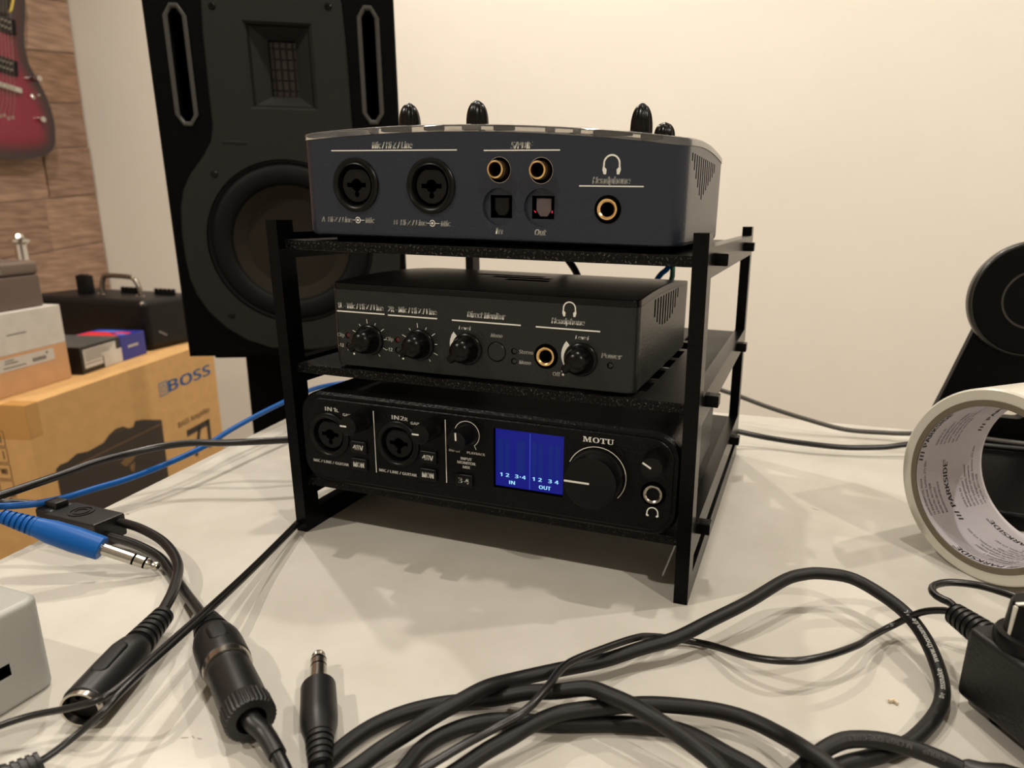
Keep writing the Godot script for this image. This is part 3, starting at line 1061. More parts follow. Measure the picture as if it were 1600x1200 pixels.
# ---------------------------------------------------------------- the room
func room() -> void:
	var g := Geo.new()
	g.box(Vector3((X0 + X1) / 2, FLOOR_Y - 0.05, (Z0 + Z1) / 2), Vector3(X1 - X0 + 0.4, 0.1, Z1 - Z0 + 0.4))
	structure("floor", g, M["floor"], "brown floor of the room below the desk")
	g = Geo.new()
	g.box(Vector3((X0 + X1) / 2, CEIL_Y + 0.05, (Z0 + Z1) / 2), Vector3(X1 - X0 + 0.4, 0.1, Z1 - Z0 + 0.4))
	structure("ceiling", g, M["ceiling paint"], "white ceiling above the desk")
	var mid := (FLOOR_Y + CEIL_Y) / 2
	var tall := CEIL_Y - FLOOR_Y
	g = Geo.new()
	g.box(Vector3((X0 + X1) / 2, mid, Z0 - 0.06), Vector3(X1 - X0 + 0.4, tall, 0.12))
	structure("wall_back", g, M["wall paint"], "cream painted wall behind the desk and speaker")
	g = Geo.new()
	g.box(Vector3(X1 + 0.06, mid, (Z0 + Z1) / 2), Vector3(0.12, tall, Z1 - Z0))
	structure("wall_right", g, M["wall paint"], "cream wall on the right side of the room")
	g = Geo.new()
	g.box(Vector3((X0 + X1) / 2, mid, Z1 + 0.06), Vector3(X1 - X0 + 0.4, tall, 0.12))
	structure("wall_front", g, M["wall paint"], "cream wall behind the viewer")
	g = Geo.new()
	g.box(Vector3(X0 - 0.07, mid, (Z0 + Z1) / 2), Vector3(0.12, tall, Z1 - Z0))
	var wl := structure("wall_left", g, M["wall paint"], "wall clad in tilted brown wood-look planks behind the guitar")
	# planks run slightly downhill towards the viewer
	var rng := RandomNumberGenerator.new()
	rng.seed = 7
	var ys := [-0.9, -0.715, -0.563, -0.411, -0.259, -0.102, 0.051, 0.215, 0.368, 0.506, 0.658, 0.81, 0.962, 1.114, 1.266, 1.418, 1.57, 1.722, 1.874, 2.03]
	var rect := PackedVector2Array([Vector2(Z0, FLOOR_Y), Vector2(1.2, FLOOR_Y), Vector2(1.2, CEIL_Y), Vector2(Z0, CEIL_Y)])
	for i in ys.size() - 1:
		var z := Z0 + rng.randf() * 0.006
		var first := true
		while z < 1.2:
			var len_ := rng.randf_range(0.45, 0.75)
			if first:
				len_ = [0.30, 0.46, 0.215, 0.17, 0.52, 0.34][i % 6] if i != 6 and i != 7 else [0.19, 0.165][i - 6]
				first = false
			var z2 := minf(z + len_, 1.2)
			var gap := 0.0012
			var sl := func(y: float, zz: float): return y - 0.118 * (zz - Z0)
			var poly := PackedVector2Array([Vector2(z + gap, sl.call(ys[i] + gap, z)), Vector2(z2, sl.call(ys[i] + gap, z2)), Vector2(z2, sl.call(ys[i + 1] - gap, z2)), Vector2(z + gap, sl.call(ys[i + 1] - gap, z))])
			var cut := Geometry2D.intersect_polygons(poly, rect)
			if cut.size() and cut[0].size() > 2:
				var pg := Geo.new()
				pg.prism(cut[0], 0.0, rng.randf_range(0.006, 0.014), 0.0012, Transform3D(Basis(Vector3(0, 0, 1), Vector3(0, 1, 0), Vector3(1, 0, 0)), Vector3(X0 - 0.0105, 0, 0)))
				part("plank", pg, M["plank wood %d" % rng.randi_range(0, 3)], wl)
			z = z2


func ceiling_spots() -> void:
	for l in LAMPS:
		var o := thing("ceiling_spotlight", l[4], "spotlight", Vector3(l[0], CEIL_Y, l[1]), Basis(), "")
		var r := Geo.new()
		r.lathe([Vector2(0.030, 0), Vector2(0.046, 0), Vector2(0.046, -0.006), Vector2(0.042, -0.010), Vector2(0.034, -0.010), Vector2(0.030, -0.004)], Vector3.ZERO, Vector3(0, 1, 0), 32, true)
		part("bezel", r, M["ceiling paint"], o)
		var b := Geo.new()
		b.lathe([Vector2(0, -0.001), Vector2(0.0295, -0.001), Vector2(0.0295, -0.004), Vector2(0, -0.005)], Vector3.ZERO, Vector3(0, 1, 0), 24)
		var bulb := part("lamp_lens", b, M["lamp glow"], o)
		bulb.cast_shadow = GeometryInstance3D.SHADOW_CASTING_SETTING_ON
		var s := SpotLight3D.new()
		s.name = "spot"
		s.position = Vector3(0, -0.02, 0)
		s.rotation.x = -PI / 2
		s.spot_angle = 80.0
		s.spot_angle_attenuation = 0.6
		s.light_color = l[3]
		s.light_energy = l[2]
		s.light_size = 0.022
		s.spot_range = 8.0
		s.spot_attenuation = 2.0
		s.shadow_enabled = true
		o.add_child(s, true)


func desk() -> void:
	var o := thing("desk", "white laminate desk carrying the rack, cables and tape", "desk", Vector3.ZERO)
	var top := PackedVector2Array([Vector2(-0.1886, -0.3475), Vector2(1.3, -0.4432), Vector2(1.35, 0.55), Vector2(-0.0558, 0.55)])
	var g := Geo.new()
	g.prism(top, 0.0, 0.027, 0.001, Transform3D(Basis(Vector3(1, 0, 0), Vector3(0, 0, 1), Vector3(0, -1, 0)), Vector3.ZERO))
	part("tabletop", g, M["desk laminate"], o)
	for p in [[-0.10, -0.28], [1.22, -0.36], [1.26, 0.47], [0.02, 0.47]]:
		var l := Geo.new()
		l.rbox(Vector3(p[0], (FLOOR_Y - 0.027) / 2, p[1]), Vector3(0.05, -FLOOR_Y - 0.027, 0.05), 0.003)
		part("leg", l, M["desk laminate"], o)
	var map := func(u, v): return Vector3(u, 0.00012, v)
	for m in [[0.2940, -0.1535, 0.2985, -0.1520, 0.0004], [0.0755, 0.1582, 0.0778, 0.1571, 0.0005], [0.0784, 0.1560, 0.0800, 0.1566, 0.0004], [0.0812, 0.1562, 0.0829, 0.1561, 0.0005], [-0.1130, 0.0190, -0.1120, 0.0200, 0.0014]]:
		var k := Geo.new()
		k.line(Vector2(m[0], m[1]), Vector2(m[2], m[3]), m[4], map)
		part("scuff_mark", k, M["mark"], o)


# ---------------------------------------------------------------- speaker on its stand
func speaker() -> void:
	var a := deg_to_rad(28.0)
	var n := Vector3(sin(a), 0, cos(a))
	var u := Vector3(n.z, 0, -n.x)
	var b := Basis(u, Vector3.UP, n) * Basis(Vector3(0, 0, 1), 0.010)
	var o := thing("studio_speaker", "large black studio speaker with round woofer and square tweeter horn behind the rack", "speaker", Vector3(-0.2622, 0.1508, -0.3364), b)
	var sc := Basis().scaled(Vector3.ONE * 0.001)
	var place := Transform3D(sc, Vector3.ZERO)
	var box := Geo.new()
	box.prism(PackedVector2Array([Vector2(-121, -126), Vector2(121, -126), Vector2(121, 261), Vector2(-121, 261)]), -280, 0, 2.5, place)
	for i in box.t.size():
		box.t[i].x *= 1.0 + 0.55 * minf(0.0, box.t[i].z + 0.004)
	var slot := func(cx: float, grow: float) -> PackedVector2Array:
		var w := 6.6 + grow
		var h := 52.0 + grow
		return PackedVector2Array([Vector2(cx - w, -h + w), Vector2(cx - w * 0.35, -h), Vector2(cx + w * 0.35, -h), Vector2(cx + w, -h + w), Vector2(cx + w, h - w), Vector2(cx + w * 0.35, h), Vector2(cx - w * 0.35, h), Vector2(cx - w, h - w)])
	var hexes := []
	for p in [[-91.5, 171.0], [94.5, 178.0]]:
		var hx := Geo.new()
		hx.prism(slot.call(0.0, 0.0), -60, 20, 0.0, place)
		hexes.append([hull(hx), mm(p[0], p[1], 0), M["hole black"]])
	var horn := Geo.new()
	var rings := []
	for q in [[36.0, 43.0, 8.0], [34.0, 41.0, 2.6], [14.0, 27.0, -13.0], [13.0, 26.0, -20.0]]:
		var ring := PackedVector3Array()
		for s in [[-1, -1], [1, -1], [1, 1], [-1, 1]]:
			ring.append(mm(q[0] * s[0], q[1] * s[1], q[2]))
		rings.append(ring)
	horn.loft(rings)
	carved("cabinet", box, M["speaker vinyl"], o, hexes + [[cyl(0.0865, 0.10, 64), mm(0, -2, 0), M["hole black"], ROUND], [hull(horn), mm(5, 174, 0), M["baffle plastic"]]])
	# baffle: a narrow upper part that flares out round the woofer
	var half := [Vector2(50, 258), Vector2(62, 250), Vector2(67, 236), Vector2(69, 200), Vector2(70, 115), Vector2(73, 101), Vector2(82, 86), Vector2(97, 68), Vector2(106, 52), Vector2(111, 34), Vector2(113, 10), Vector2(113, -18), Vector2(111, -40), Vector2(106, -58), Vector2(96, -76), Vector2(80, -94), Vector2(60, -108), Vector2(36, -117), Vector2(12, -120)]
	var poly := PackedVector2Array()
	for p in half:
		poly.append(p + Vector2(2, 0))
	for i in half.size():
		var p: Vector2 = half[half.size() - 1 - i]
		poly.append(Vector2(2 - p.x, p.y))
	var bf := Geo.new()
	bf.prism(poly, -2.0, 2.5, 1.6, place)
	var scr := []
	for p in [[-55.0, 226.0], [56.0, 231.0], [-71.0, 68.0], [-70.0, -80.0], [65.0, -73.0], [72.0, 68.0]]:
		scr.append([cyl(0.0036, 0.02, 20), mm(p[0], p[1], 2.5), M["hole black"], ROUND])
	carved("baffle", bf, M["baffle plastic"], o, [[cyl(0.0865, 0.10, 64), mm(0, -2, 0), M["hole black"], ROUND], [hull(horn), mm(5, 174, 0), M["baffle plastic"]]] + scr)
	for p in scr:
		var sg := Geo.new()
		sg.lathe([Vector2(0, -1.5), Vector2(3.2, -1.5), Vector2(3.2, 0.4), Vector2(2.6, 0.9), Vector2(1.3, 0.9), Vector2(1.2, 0.2), Vector2(0, 0.2)].map(func(q): return q * 0.001), p[1], Vector3(0, 0, 1), 18)
		part("screw", sg, M["gloss black"], o)
	for p in [[-91.5, 171.0], [94.5, 178.0]]:
		var outer: PackedVector2Array = slot.call(0.0, 4.6)
		var inner: PackedVector2Array = slot.call(0.0, 0.0)
		var mid: PackedVector2Array = slot.call(0.0, 1.6)
		var lst := []
		for q in [[outer, 0.0], [outer, 0.8], [slot.call(0.0, 3.6), 1.8], [mid, 1.8], [inner, 0.4], [inner, -8.0], [outer, -8.0]]:
			var ring := PackedVector3Array()
			for v in q[0]:
				ring.append(mm(v.x + float(p[0]), v.y + float(p[1]), q[1]))
			lst.append(ring)
		var pg := Geo.new()
		pg.loft(lst, false, true)
		part("port_trim", pg, M["port trim"], o)
	var rb := Geo.new()
	rb.box(mm(5, 174, -19), mm(26, 52, 2))
	var tw := part("ribbon_tweeter", rb, M["ribbon film"], o)
	for k in 4:
		var bar := Geo.new()
		bar.rbox(mm(5 - 9.6 + 6.4 * k, 174, -16.6), mm(1.7, 51, 1.6), 0.0003, Basis(), 2)
		part("grille_bar", bar, M["socket black"], tw)
	for k in 5:
		var bar := Geo.new()
		bar.rbox(mm(5, 174 - 20 + 10 * k, -16.9), mm(25, 1.3, 1.2), 0.0003, Basis(), 2)
		part("grille_bar", bar, M["socket black"], tw)
	var su := Geo.new()
	var prof := [Vector2(86.4, -6), Vector2(86.4, 1.0), Vector2(84.5, 1.6), Vector2(82.5, 0.6)]
	for i in 9:
		var t := PI * i / 8
		prof.append(Vector2(71.5 + cos(t) * 10.0, 0.2 + sin(t) * 5.0))
	prof.append_array([Vector2(60.5, -1.4), Vector2(58, -6)])
	su.lathe(prof.map(func(q): return q * 0.001), mm(0, -2, 0), Vector3(0, 0, 1), 72, true)
	var woofer := part("woofer_surround", su, M["surround rubber"], o)
	var co := Geo.new()
	co.lathe([Vector2(62, -7), Vector2(62, -1.2), Vector2(59, -1.2), Vector2(46, -8), Vector2(34, -15), Vector2(24, -22), Vector2(22, -26), Vector2(0, -26)].map(func(q): return q * 0.001), mm(0, -2, 0), Vector3(0, 0, 1), 72)
	part("woofer_cone", co, M["cone paper"], o)
	var dc := Geo.new()
	var dp := [Vector2(25, -23.5)]
	for i in 7:
		var t := PI / 2 * i / 6
		dp.append(Vector2(25 * cos(t), -22 + 9 * sin(t)))
	dc.lathe(dp.map(func(q): return q * 0.001), mm(0, -2, 0), Vector3(0, 0, 1), 48)
	part("dust_cap", dc, M["surround rubber"], o)
	var bd := Geo.new()
	bd.rbox(mm(-47, 100, 2.6), mm(24, 2.6, 1.6), 0.0007, Basis(), 2)
	part("badge", bd, M["baffle plastic"], o)

	var st := thing("speaker_stand", "black square-column stand carrying the studio speaker beside the desk", "stand", Vector3(-0.385, FLOOR_Y, -0.433), Basis(u, Vector3.UP, n))
	var c := Geo.new()
	c.rbox(Vector3(0, 0.395, 0), Vector3(0.058, 0.735, 0.058), 0.004)
	part("column", c, M["speaker vinyl"], st)
	c = Geo.new()
	c.rbox(Vector3(0.05, 0.7664, 0.0), Vector3(0.19, 0.007, 0.19), 0.002, Basis(Vector3(0, 0, 1), 0.010))
	part("top_plate", c, M["speaker vinyl"], st)
	c = Geo.new()
	c.rbox(Vector3(0.02, 0.014, -0.02), Vector3(0.32, 0.028, 0.32), 0.005)
	part("base_plate", c, M["speaker vinyl"], st)


# ---------------------------------------------------------------- guitar on the plank wall
func guitar() -> void:
	var b := Basis(Vector3(0, -0.14, -0.99), Vector3(0, 0.99, -0.14), Vector3(1, 0, 0))
	var o := thing("electric_guitar", "dark red burst electric guitar with chrome knobs hanging on plank wall", "guitar", Vector3(-2.034, 0.51, -1.28), b)
	var right := [Vector2(0.030, 0.215), Vector2(0.042, 0.222), Vector2(0.050, 0.250), Vector2(0.060, 0.300), Vector2(0.072, 0.325), Vector2(0.083, 0.320), Vector2(0.088, 0.290), Vector2(0.087, 0.250), Vector2(0.085, 0.215), Vector2(0.081, 0.175), Vector2(0.0815, 0.135), Vector2(0.090, 0.095), Vector2(0.108, 0.062), Vector2(0.130, 0.030), Vector2(0.150, -0.012), Vector2(0.162, -0.055), Vector2(0.165, -0.098), Vector2(0.160, -0.136), Vector2(0.138, -0.164), Vector2(0.098, -0.184), Vector2(0.045, -0.199), Vector2(0.0, -0.207)]
	var left := [Vector2(-0.05, -0.205), Vector2(-0.10, -0.196), Vector2(-0.143, -0.170), Vector2(-0.165, -0.120), Vector2(-0.160, -0.060), Vector2(-0.136, 0.0), Vector2(-0.106, 0.06), Vector2(-0.095, 0.12), Vector2(-0.108, 0.19), Vector2(-0.128, 0.26), Vector2(-0.130, 0.33), Vector2(-0.110, 0.36), Vector2(-0.085, 0.34), Vector2(-0.062, 0.28), Vector2(-0.045, 0.235), Vector2(-0.030, 0.218)]
	var pts := []
	for p in right + left:
		pts.append(Vector3(p.x, p.y, 0))
	pts.append(pts[0])
	var out := PackedVector2Array()
	for p in Geo.course(pts, 0.008):
		out.append(Vector2(p.x, p.y))
	out.remove_at(out.size() - 1)
	var g := Geo.new()
	g.prism(out, -0.036, -0.003, 0.0)
	for i in g.t.size():
		g.c.append(Color(0.022, 0.008, 0.008))
	# the arched front: its stain fades from black at the rim to red (a burst finish)
	var edge := PackedVector2Array(out)
	var tint := func(p: Vector2) -> Color:
		var dmin := 1.0
		for i in edge.size():
			var q := Geometry2D.get_closest_point_to_segment(p, edge[i], edge[(i + 1) % edge.size()])
			dmin = minf(dmin, q.distance_to(p))
		var f := smoothstep(0.006, 0.062, dmin)
		return Color(0.022, 0.012, 0.012).lerp(Color(0.17, 0.006, 0.024), f)
	# grid the front so that the stain can vary
	var step := 0.0085
	var pts2 := PackedVector2Array(out)
	for iy in range(-26, 45):
		for ix in range(-20, 21):
			var p := Vector2(ix * step, iy * step)
			if Geometry2D.is_point_in_polygon(p, out):
				var dm := 1.0
				for i in edge.size():
					dm = minf(dm, Geometry2D.get_closest_point_to_segment(p, edge[i], edge[(i + 1) % edge.size()]).distance_to(p))
				if dm > 0.004:
					pts2.append(p)
	var tri := Geometry2D.triangulate_delaunay(pts2)
	var cols := []
	var hs := []
	for p in pts2:
		cols.append(tint.call(p))
		var dm := 1.0
		for i in edge.size():
			dm = minf(dm, Geometry2D.get_closest_point_to_segment(p, edge[i], edge[(i + 1) % edge.size()]).distance_to(p))
		hs.append(-0.003 + 0.009 * smoothstep(0.0, 0.07, dm))
	for i in range(0, tri.size(), 3):
		var c := (pts2[tri[i]] + pts2[tri[i + 1]] + pts2[tri[i + 2]]) / 3.0
		if not Geometry2D.is_point_in_polygon(c, out):
			continue
		var q := [tri[i], tri[i + 1], tri[i + 2]]
		if (pts2[q[1]] - pts2[q[0]]).cross(pts2[q[2]] - pts2[q[0]]) > 0.0:
			q = [q[0], q[2], q[1]]
		for k in 3:
			g.t.append(Vector3(pts2[q[k]].x, pts2[q[k]].y, hs[q[k]]))
			g.c.append(cols[q[k]])
	part("body", g, M["guitar lacquer"], o, 30.0)
	var bi := Geo.new()
	var rim := []
	for p in right.slice(0, 7):
		rim.append(Vector3(p.x, p.y, -0.0015))
	bi.tube(rim, 0.0028, 8, 0.006)
	part("binding", bi, M["binding"], o)
	var nk := Geo.new()
	nk.rbox(Vector3(0, 0.50, 0.006), Vector3(0.056, 0.60, 0.022), 0.006)
	part("neck", nk, M["rosewood"], o)
	var hd := Geo.new()
	hd.prism(PackedVector2Array([Vector2(-0.022, 0.79), Vector2(0.024, 0.79), Vector2(0.045, 0.83), Vector2(0.03, 0.98), Vector2(-0.01, 1.01), Vector2(-0.04, 0.85)]), -0.012, 0.004, 0.002)
	part("headstock", hd, M["gloss black"], o)
	for pk in [[0.175, 0.037], [0.060, 0.047]]:
		var pg := Geo.new()
		pg.rbox(Vector3(0.0, pk[0], 0.010), Vector3(0.094, 0.044, 0.012), 0.004)
		var pu := part("pickup", pg, M["socket black"], o)
		for r in 2:
			for k in 6:
				var sg := Geo.new()
				sg.lathe([Vector2(0, 0), Vector2(0.0024, 0), Vector2(0.0024, 0.001), Vector2(0, 0.0014)], Vector3(-0.026 + 0.0104 * k, pk[0] - 0.009 + 0.018 * r, 0.0155), Vector3(0, 0, 1), 10)
				part("pole_screw", sg, M["nickel"], pu)
	var br := Geo.new()
	br.rbox(Vector3(0.0, 0.0, 0.014), Vector3(0.108, 0.016, 0.012), 0.004)
	var bridge := part("bridge", br, M["chrome"], o)
	for k in 6:
		var sd := Geo.new()
		sd.rbox(Vector3(-0.026 + 0.0104 * k, 0.0, 0.021), Vector3(0.006, 0.010, 0.005), 0.001)
		part("saddle", sd, M["nickel"], bridge)
		var fe := Geo.new()
		fe.lathe([Vector2(0.0022, 0), Vector2(0.0045, 0), Vector2(0.0045, 0.0014), Vector2(0.0022, 0.0016)], Vector3(-0.030 + 0.012 * k, -0.088 + 0.006 * (k % 2), 0.0055), Vector3(0, 0, 1), 14, true)
		part("string_ferrule", fe, M["nickel"], o)
		var sr := Geo.new()
		sr.tube([Vector3(-0.030 + 0.012 * k, -0.086, 0.007), Vector3(-0.026 + 0.0104 * k, 0.0, 0.0245), Vector3(-0.022 + 0.0088 * k, 0.40, 0.0215), Vector3(-0.018 + 0.0072 * k, 0.80, 0.020)], 0.0005, 5, 0.05)
		part("string", sr, M["nickel"], o)
	for k in [[0.105, 0.052], [0.112, -0.066]]:
		var kg := Geo.new()
		kg.lathe([Vector2(0, 0), Vector2(0.0095, 0), Vector2(0.0092, 0.017), Vector2(0.0080, 0.019), Vector2(0, 0.0195)], Vector3(k[0], k[1], 0.002), Vector3(0, 0, 1), 24)
		part("control_knob", kg, M["chrome"], o)
	var sw := Geo.new()
	sw.lathe([Vector2(0, 0), Vector2(0.008, 0), Vector2(0.008, 0.003), Vector2(0.004, 0.006), Vector2(0.002, 0.007), Vector2(0.0022, 0.018), Vector2(0.004, 0.021), Vector2(0.003, 0.026), Vector2(0, 0.027)], Vector3(0.093, -0.004, 0.003), Vector3(0.15, 0.2, 1), 18)
	part("toggle_switch", sw, M["chrome"], o)
	var sp := Geo.new()
	sp.lathe([Vector2(0, 0), Vector2(0.006, 0), Vector2(0.003, 0.004), Vector2(0.003, 0.010), Vector2(0.007, 0.013), Vector2(0, 0.014)], Vector3(-0.012, -0.205, -0.018), Vector3(0, -1, 0), 16)
	part("strap_button", sp, M["nickel"], o)
	var hg := Geo.new()
	hg.rbox(Vector3(0, 0.83, -0.036), Vector3(0.05, 0.09, 0.05), 0.004)
	part("wall_hanger", hg, M["gloss black"], o)


# ---------------------------------------------------------------- stack of boxes on the left
func left_stack() -> void:
	var bb := Basis(Vector3(-0.2932, 0, -0.9561), Vector3.UP, Vector3(0.9561, 0, -0.2932))
	var big := thing("cardboard_box", "big tan cardboard box printed with blue logo and dark amplifier picture left of desk", "box", Vector3(-0.781, -0.1, -0.365), bb)
	var g := Geo.new()
	g.rbox(Vector3(0.2685, -0.325, -0.17), Vector3(0.537, 0.65, 0.34), 0.002, Basis(), 2)
	part("carton", g, M["kraft card"], big)
	var tp := Geo.new()
	tp.rbox(Vector3(0.0125, -0.026, -0.02), Vector3(0.0262, 0.0526, 0.0412), 0.0018, Basis(), 2)
	tp.box(Vector3(0.0, -0.026, -0.1), Vector3(0.0008, 0.052, 0.2))
	part("packing_tape", tp, M["packing tape brown"], big)
	var map := func(u, v): return Vector3(u, v, 0.0007)
	var l := Geo.new()
	write(l, "BOSS", map, 0.434, -0.0575, 0.158, 0.022)
	part("logo", l, M["print blue"], big)
	l = Geo.new()
	for q in [[Vector2(0.324, -0.0455), Vector2(0.352, -0.0455)], [Vector2(0.324, -0.0695), Vector2(0.352, -0.0695)], [Vector2(0.325, -0.045), Vector2(0.325, -0.070)], [Vector2(0.351, -0.045), Vector2(0.351, -0.070)]]:
		l.line(q[0], q[1], 0.0028, map)
	l.arc(0.338, -0.0575, 0.0048, 0.0075, 0, 360, map)
	part("logo_emblem", l, M["print pale blue"], big)
	var pic := Geo.new()
	pic.flat([Vector2(0.036, -0.26), Vector2(0.036, -0.112), Vector2(0.045, -0.108), Vector2(0.062, -0.109), Vector2(0.085, -0.103), Vector2(0.110, -0.108), Vector2(0.150, -0.106), Vector2(0.166, -0.097), Vector2(0.185, -0.092), Vector2(0.205, -0.094), Vector2(0.220, -0.102), Vector2(0.232, -0.103), Vector2(0.240, -0.094), Vector2(0.262, -0.098), Vector2(0.318, -0.115), Vector2(0.314, -0.26)], map)
	part("amplifier_picture", pic, M["print brown"], big)
	var pic2 := Geo.new()
	var map2 := func(u, v): return Vector3(u, v, 0.0010)
	pic2.line(Vector2(0.045, -0.121), Vector2(0.100, -0.121), 0.0022, map2)
	pic2.line(Vector2(0.100, -0.121), Vector2(0.312, -0.122), 0.0018, map2)
	pic2.flat([Vector2(0.182, -0.155), Vector2(0.222, -0.143), Vector2(0.250, -0.146), Vector2(0.232, -0.153), Vector2(0.214, -0.163), Vector2(0.196, -0.166)], map2)
	pic2.flat([Vector2(0.206, -0.168), Vector2(0.222, -0.166), Vector2(0.216, -0.182), Vector2(0.208, -0.180)], map2)
	for k in 6:
		pic2.dot(0.172 + 0.008 * k, -0.097 - 0.0004 * k, 0.0014, map2, 8)
	part("picture_highlights", pic2, M["print bronze"], big)
	var tx := Geo.new()
	write(tx, "BASS Amplifier", map, 0.432, -0.142, 0.124, 0.011, 0.0, "plain")
	tx.line(Vector2(0.396, -0.168), Vector2(0.486, -0.168), 0.013, map)
	tx.line(Vector2(0.481, -0.163), Vector2(0.479, -0.225), 0.013, map)
	tx.line(Vector2(0.446, -0.168), Vector2(0.420, -0.225), 0.012, map)
	part("box_lettering", tx, M["print brown"], big)
	# shipping symbols on the end facing the viewer (x points to the right there)
	var sy := Geo.new()
	var smap := func(u, v): return Vector3(-0.0007, v, u)
	for k in 4:
		var y := -0.040 - 0.026 * k
		for q in [[Vector2(-0.062, y), Vector2(-0.040, y)], [Vector2(-0.062, y - 0.023), Vector2(-0.040, y - 0.023)], [Vector2(-0.062, y), Vector2(-0.062, y - 0.023)], [Vector2(-0.040, y), Vector2(-0.040, y - 0.023)]]:
			sy.line(q[0], q[1], 0.001, smap)
		if k < 2:
			sy.line(Vector2(-0.056, y - 0.005), Vector2(-0.056, y - 0.018), 0.0018, smap)
			sy.line(Vector2(-0.046, y - 0.005), Vector2(-0.046, y - 0.018), 0.0018, smap)
		elif k == 2:
			sy.dot(-0.051, y - 0.011, 0.004, smap)
	write(sy, "10", smap, -0.051, -0.103, 0.012, 0.009, 0.0, "plain")
	sy.arc(-0.060, -0.150, 0.0062, 0.0078, 60, 300, smap)
	sy.arc(-0.043, -0.150, 0.0062, 0.0078, 60, 300, smap)
	sy.line(Vector2(-0.049, -0.150), Vector2(-0.043, -0.150), 0.0014, smap)
	part("shipping_symbols", sy, M["print line"], big)

	var wb := Basis(Vector3(-0.28, 0, -0.96), Vector3.UP, Vector3(0.96, 0, -0.28))
	var wp := Vector3(-0.8864, -0.1, -0.5185)
	var tan_box := thing("cardboard_box", "pale brown carton with white shipping label under the white box", "box", wp, wb)
	g = Geo.new()
	g.rbox(Vector3(-0.10, 0.0306, -0.085), Vector3(0.20, 0.0612, 0.17), 0.0012, Basis(), 2)
	part("carton", g, M["tan card"], tan_box)
	l = Geo.new()
	var lm := func(u, v): return Vector3(u, v, 0.0005)
	l.flat([Vector2(-0.15, 0.038), Vector2(-0.031, 0.038), Vector2(-0.031, 0.057), Vector2(-0.15, 0.057)], lm)
	var lab := part("shipping_label", l, M["label paper"], tan_box)
	l = Geo.new()
	var lm2 := func(u, v): return Vector3(u, v, 0.0008)
	for q in [[-0.120, 0.0535, 0.020], [-0.118, 0.0495, 0.026], [-0.112, 0.0430, 0.045], [-0.062, 0.0455, 0.030]]:
		for k in int(float(q[2]) / 0.0026):
			l.line(Vector2(float(q[0]) - float(q[2]) / 2 + 0.0026 * k, q[1]), Vector2(float(q[0]) - float(q[2]) / 2 + 0.0026 * k + 0.0019, q[1]), 0.0022 if q[0] < -0.07 else 0.006, lm2)
	l.dot(-0.046, 0.0525, 0.0022, lm2)
	part("label_print", l, M["print grey"], lab)
	var white_box := thing("white_box", "plain white box stacked on the pale brown carton", "box", wp + Vector3(0, 0.0612, 0), wb)
	g = Geo.new()
	g.rbox(Vector3(-0.10, 0.0312, -0.085), Vector3(0.20, 0.0624, 0.17), 0.0014, Basis(), 2)
	part("carton", g, M["white card"], white_box)
	l = Geo.new()
	for k in 12:
		l.line(Vector2(-0.117 + 0.0032 * k, 0.0298), Vector2(-0.117 + 0.0032 * k + 0.0022, 0.0298), 0.0022, lm)
	part("box_lettering", l, M["print grey"], white_box)
	var cs := thing("equipment_case", "taupe plastic case with rounded lid lying on top of white box", "case", wp + Vector3(0, 0.1236, 0) + wb * Vector3(-0.014, 0, -0.012), wb)
	g = Geo.new()
	g.rbox(Vector3(-0.08, 0.025, -0.065), Vector3(0.16, 0.050, 0.13), 0.003, Basis(), 3, 0.008)
	part("case_base", g, M["case taupe"], cs)
	g = Geo.new()
	g.rbox(Vector3(-0.08, 0.0612, -0.065), Vector3(0.161, 0.021, 0.131), 0.006, Basis(), 4, 0.009)
	g.rbox(Vector3(-0.08, 0.0718, -0.065), Vector3(0.13, 0.003, 0.10), 0.001, Basis(), 2, 0.006)
	part("case_lid", g, M["case taupe"], cs)
	g = Geo.new()
	g.rbox(Vector3(-0.088, 0.0585, 0.001), Vector3(0.018, 0.007, 0.002), 0.0006, Basis(), 2)
	part("latch", g, M["print grey"], cs)

	var kb := Basis(Vector3(-0.3333, 0, -0.9428), Vector3.UP, Vector3(0.9428, 0, -0.3333))
	var kbx := thing("small_box", "small black box with white paper labels and grey wrapped top", "box", Vector3(-0.8835, -0.1, -0.534), kb)
	g = Geo.new()
	g.rbox(Vector3(0.0625, 0.0235, -0.05), Vector3(0.115, 0.047, 0.10), 0.002, Basis(), 2)
	part("carton", g, M["box black"], kbx)
	g = Geo.new()
	g.rbox(Vector3(0.0625, 0.0475, -0.05), Vector3(0.113, 0.0014, 0.098), 0.0006, Basis(), 2)
	part("wrapping_film", g, M["film grey"], kbx)
	l = Geo.new()
	l.flat([Vector2(0.011, 0.009), Vector2(0.062, 0.009), Vector2(0.062, 0.022), Vector2(0.104, 0.022), Vector2(0.104, 0.042), Vector2(0.011, 0.042)], lm)
	var wl := part("paper_label", l, M["label paper"], kbx)
	l = Geo.new()
	for k in 5:
		l.line(Vector2(0.015, 0.0385 - 0.004 * k), Vector2(0.060 if k > 2 else 0.098 - 0.006 * k, 0.0385 - 0.004 * k), 0.0016, lm2)
	l.line(Vector2(0.014, 0.0165), Vector2(0.058, 0.0165), 0.0014, lm2)
	part("label_print", l, M["print grey"], wl)
	l = Geo.new()
	l.flat([Vector2(0.064, 0.001), Vector2(0.119, 0.001), Vector2(0.119, 0.027), Vector2(0.064, 0.027)], func(u, v): return Vector3(u, v, 0.0010))
	part("paper_label", l, M["label paper"], kbx)

	var ub := Basis(Vector3(-0.3199, 0, -0.9474), Vector3.UP, Vector3(0.9474, 0, -0.3199))
	var ubx := thing("small_box", "small blue box with red and light blue top beside black box", "box", Vector3(-0.922, -0.1, -0.645), ub)
	g = Geo.new()
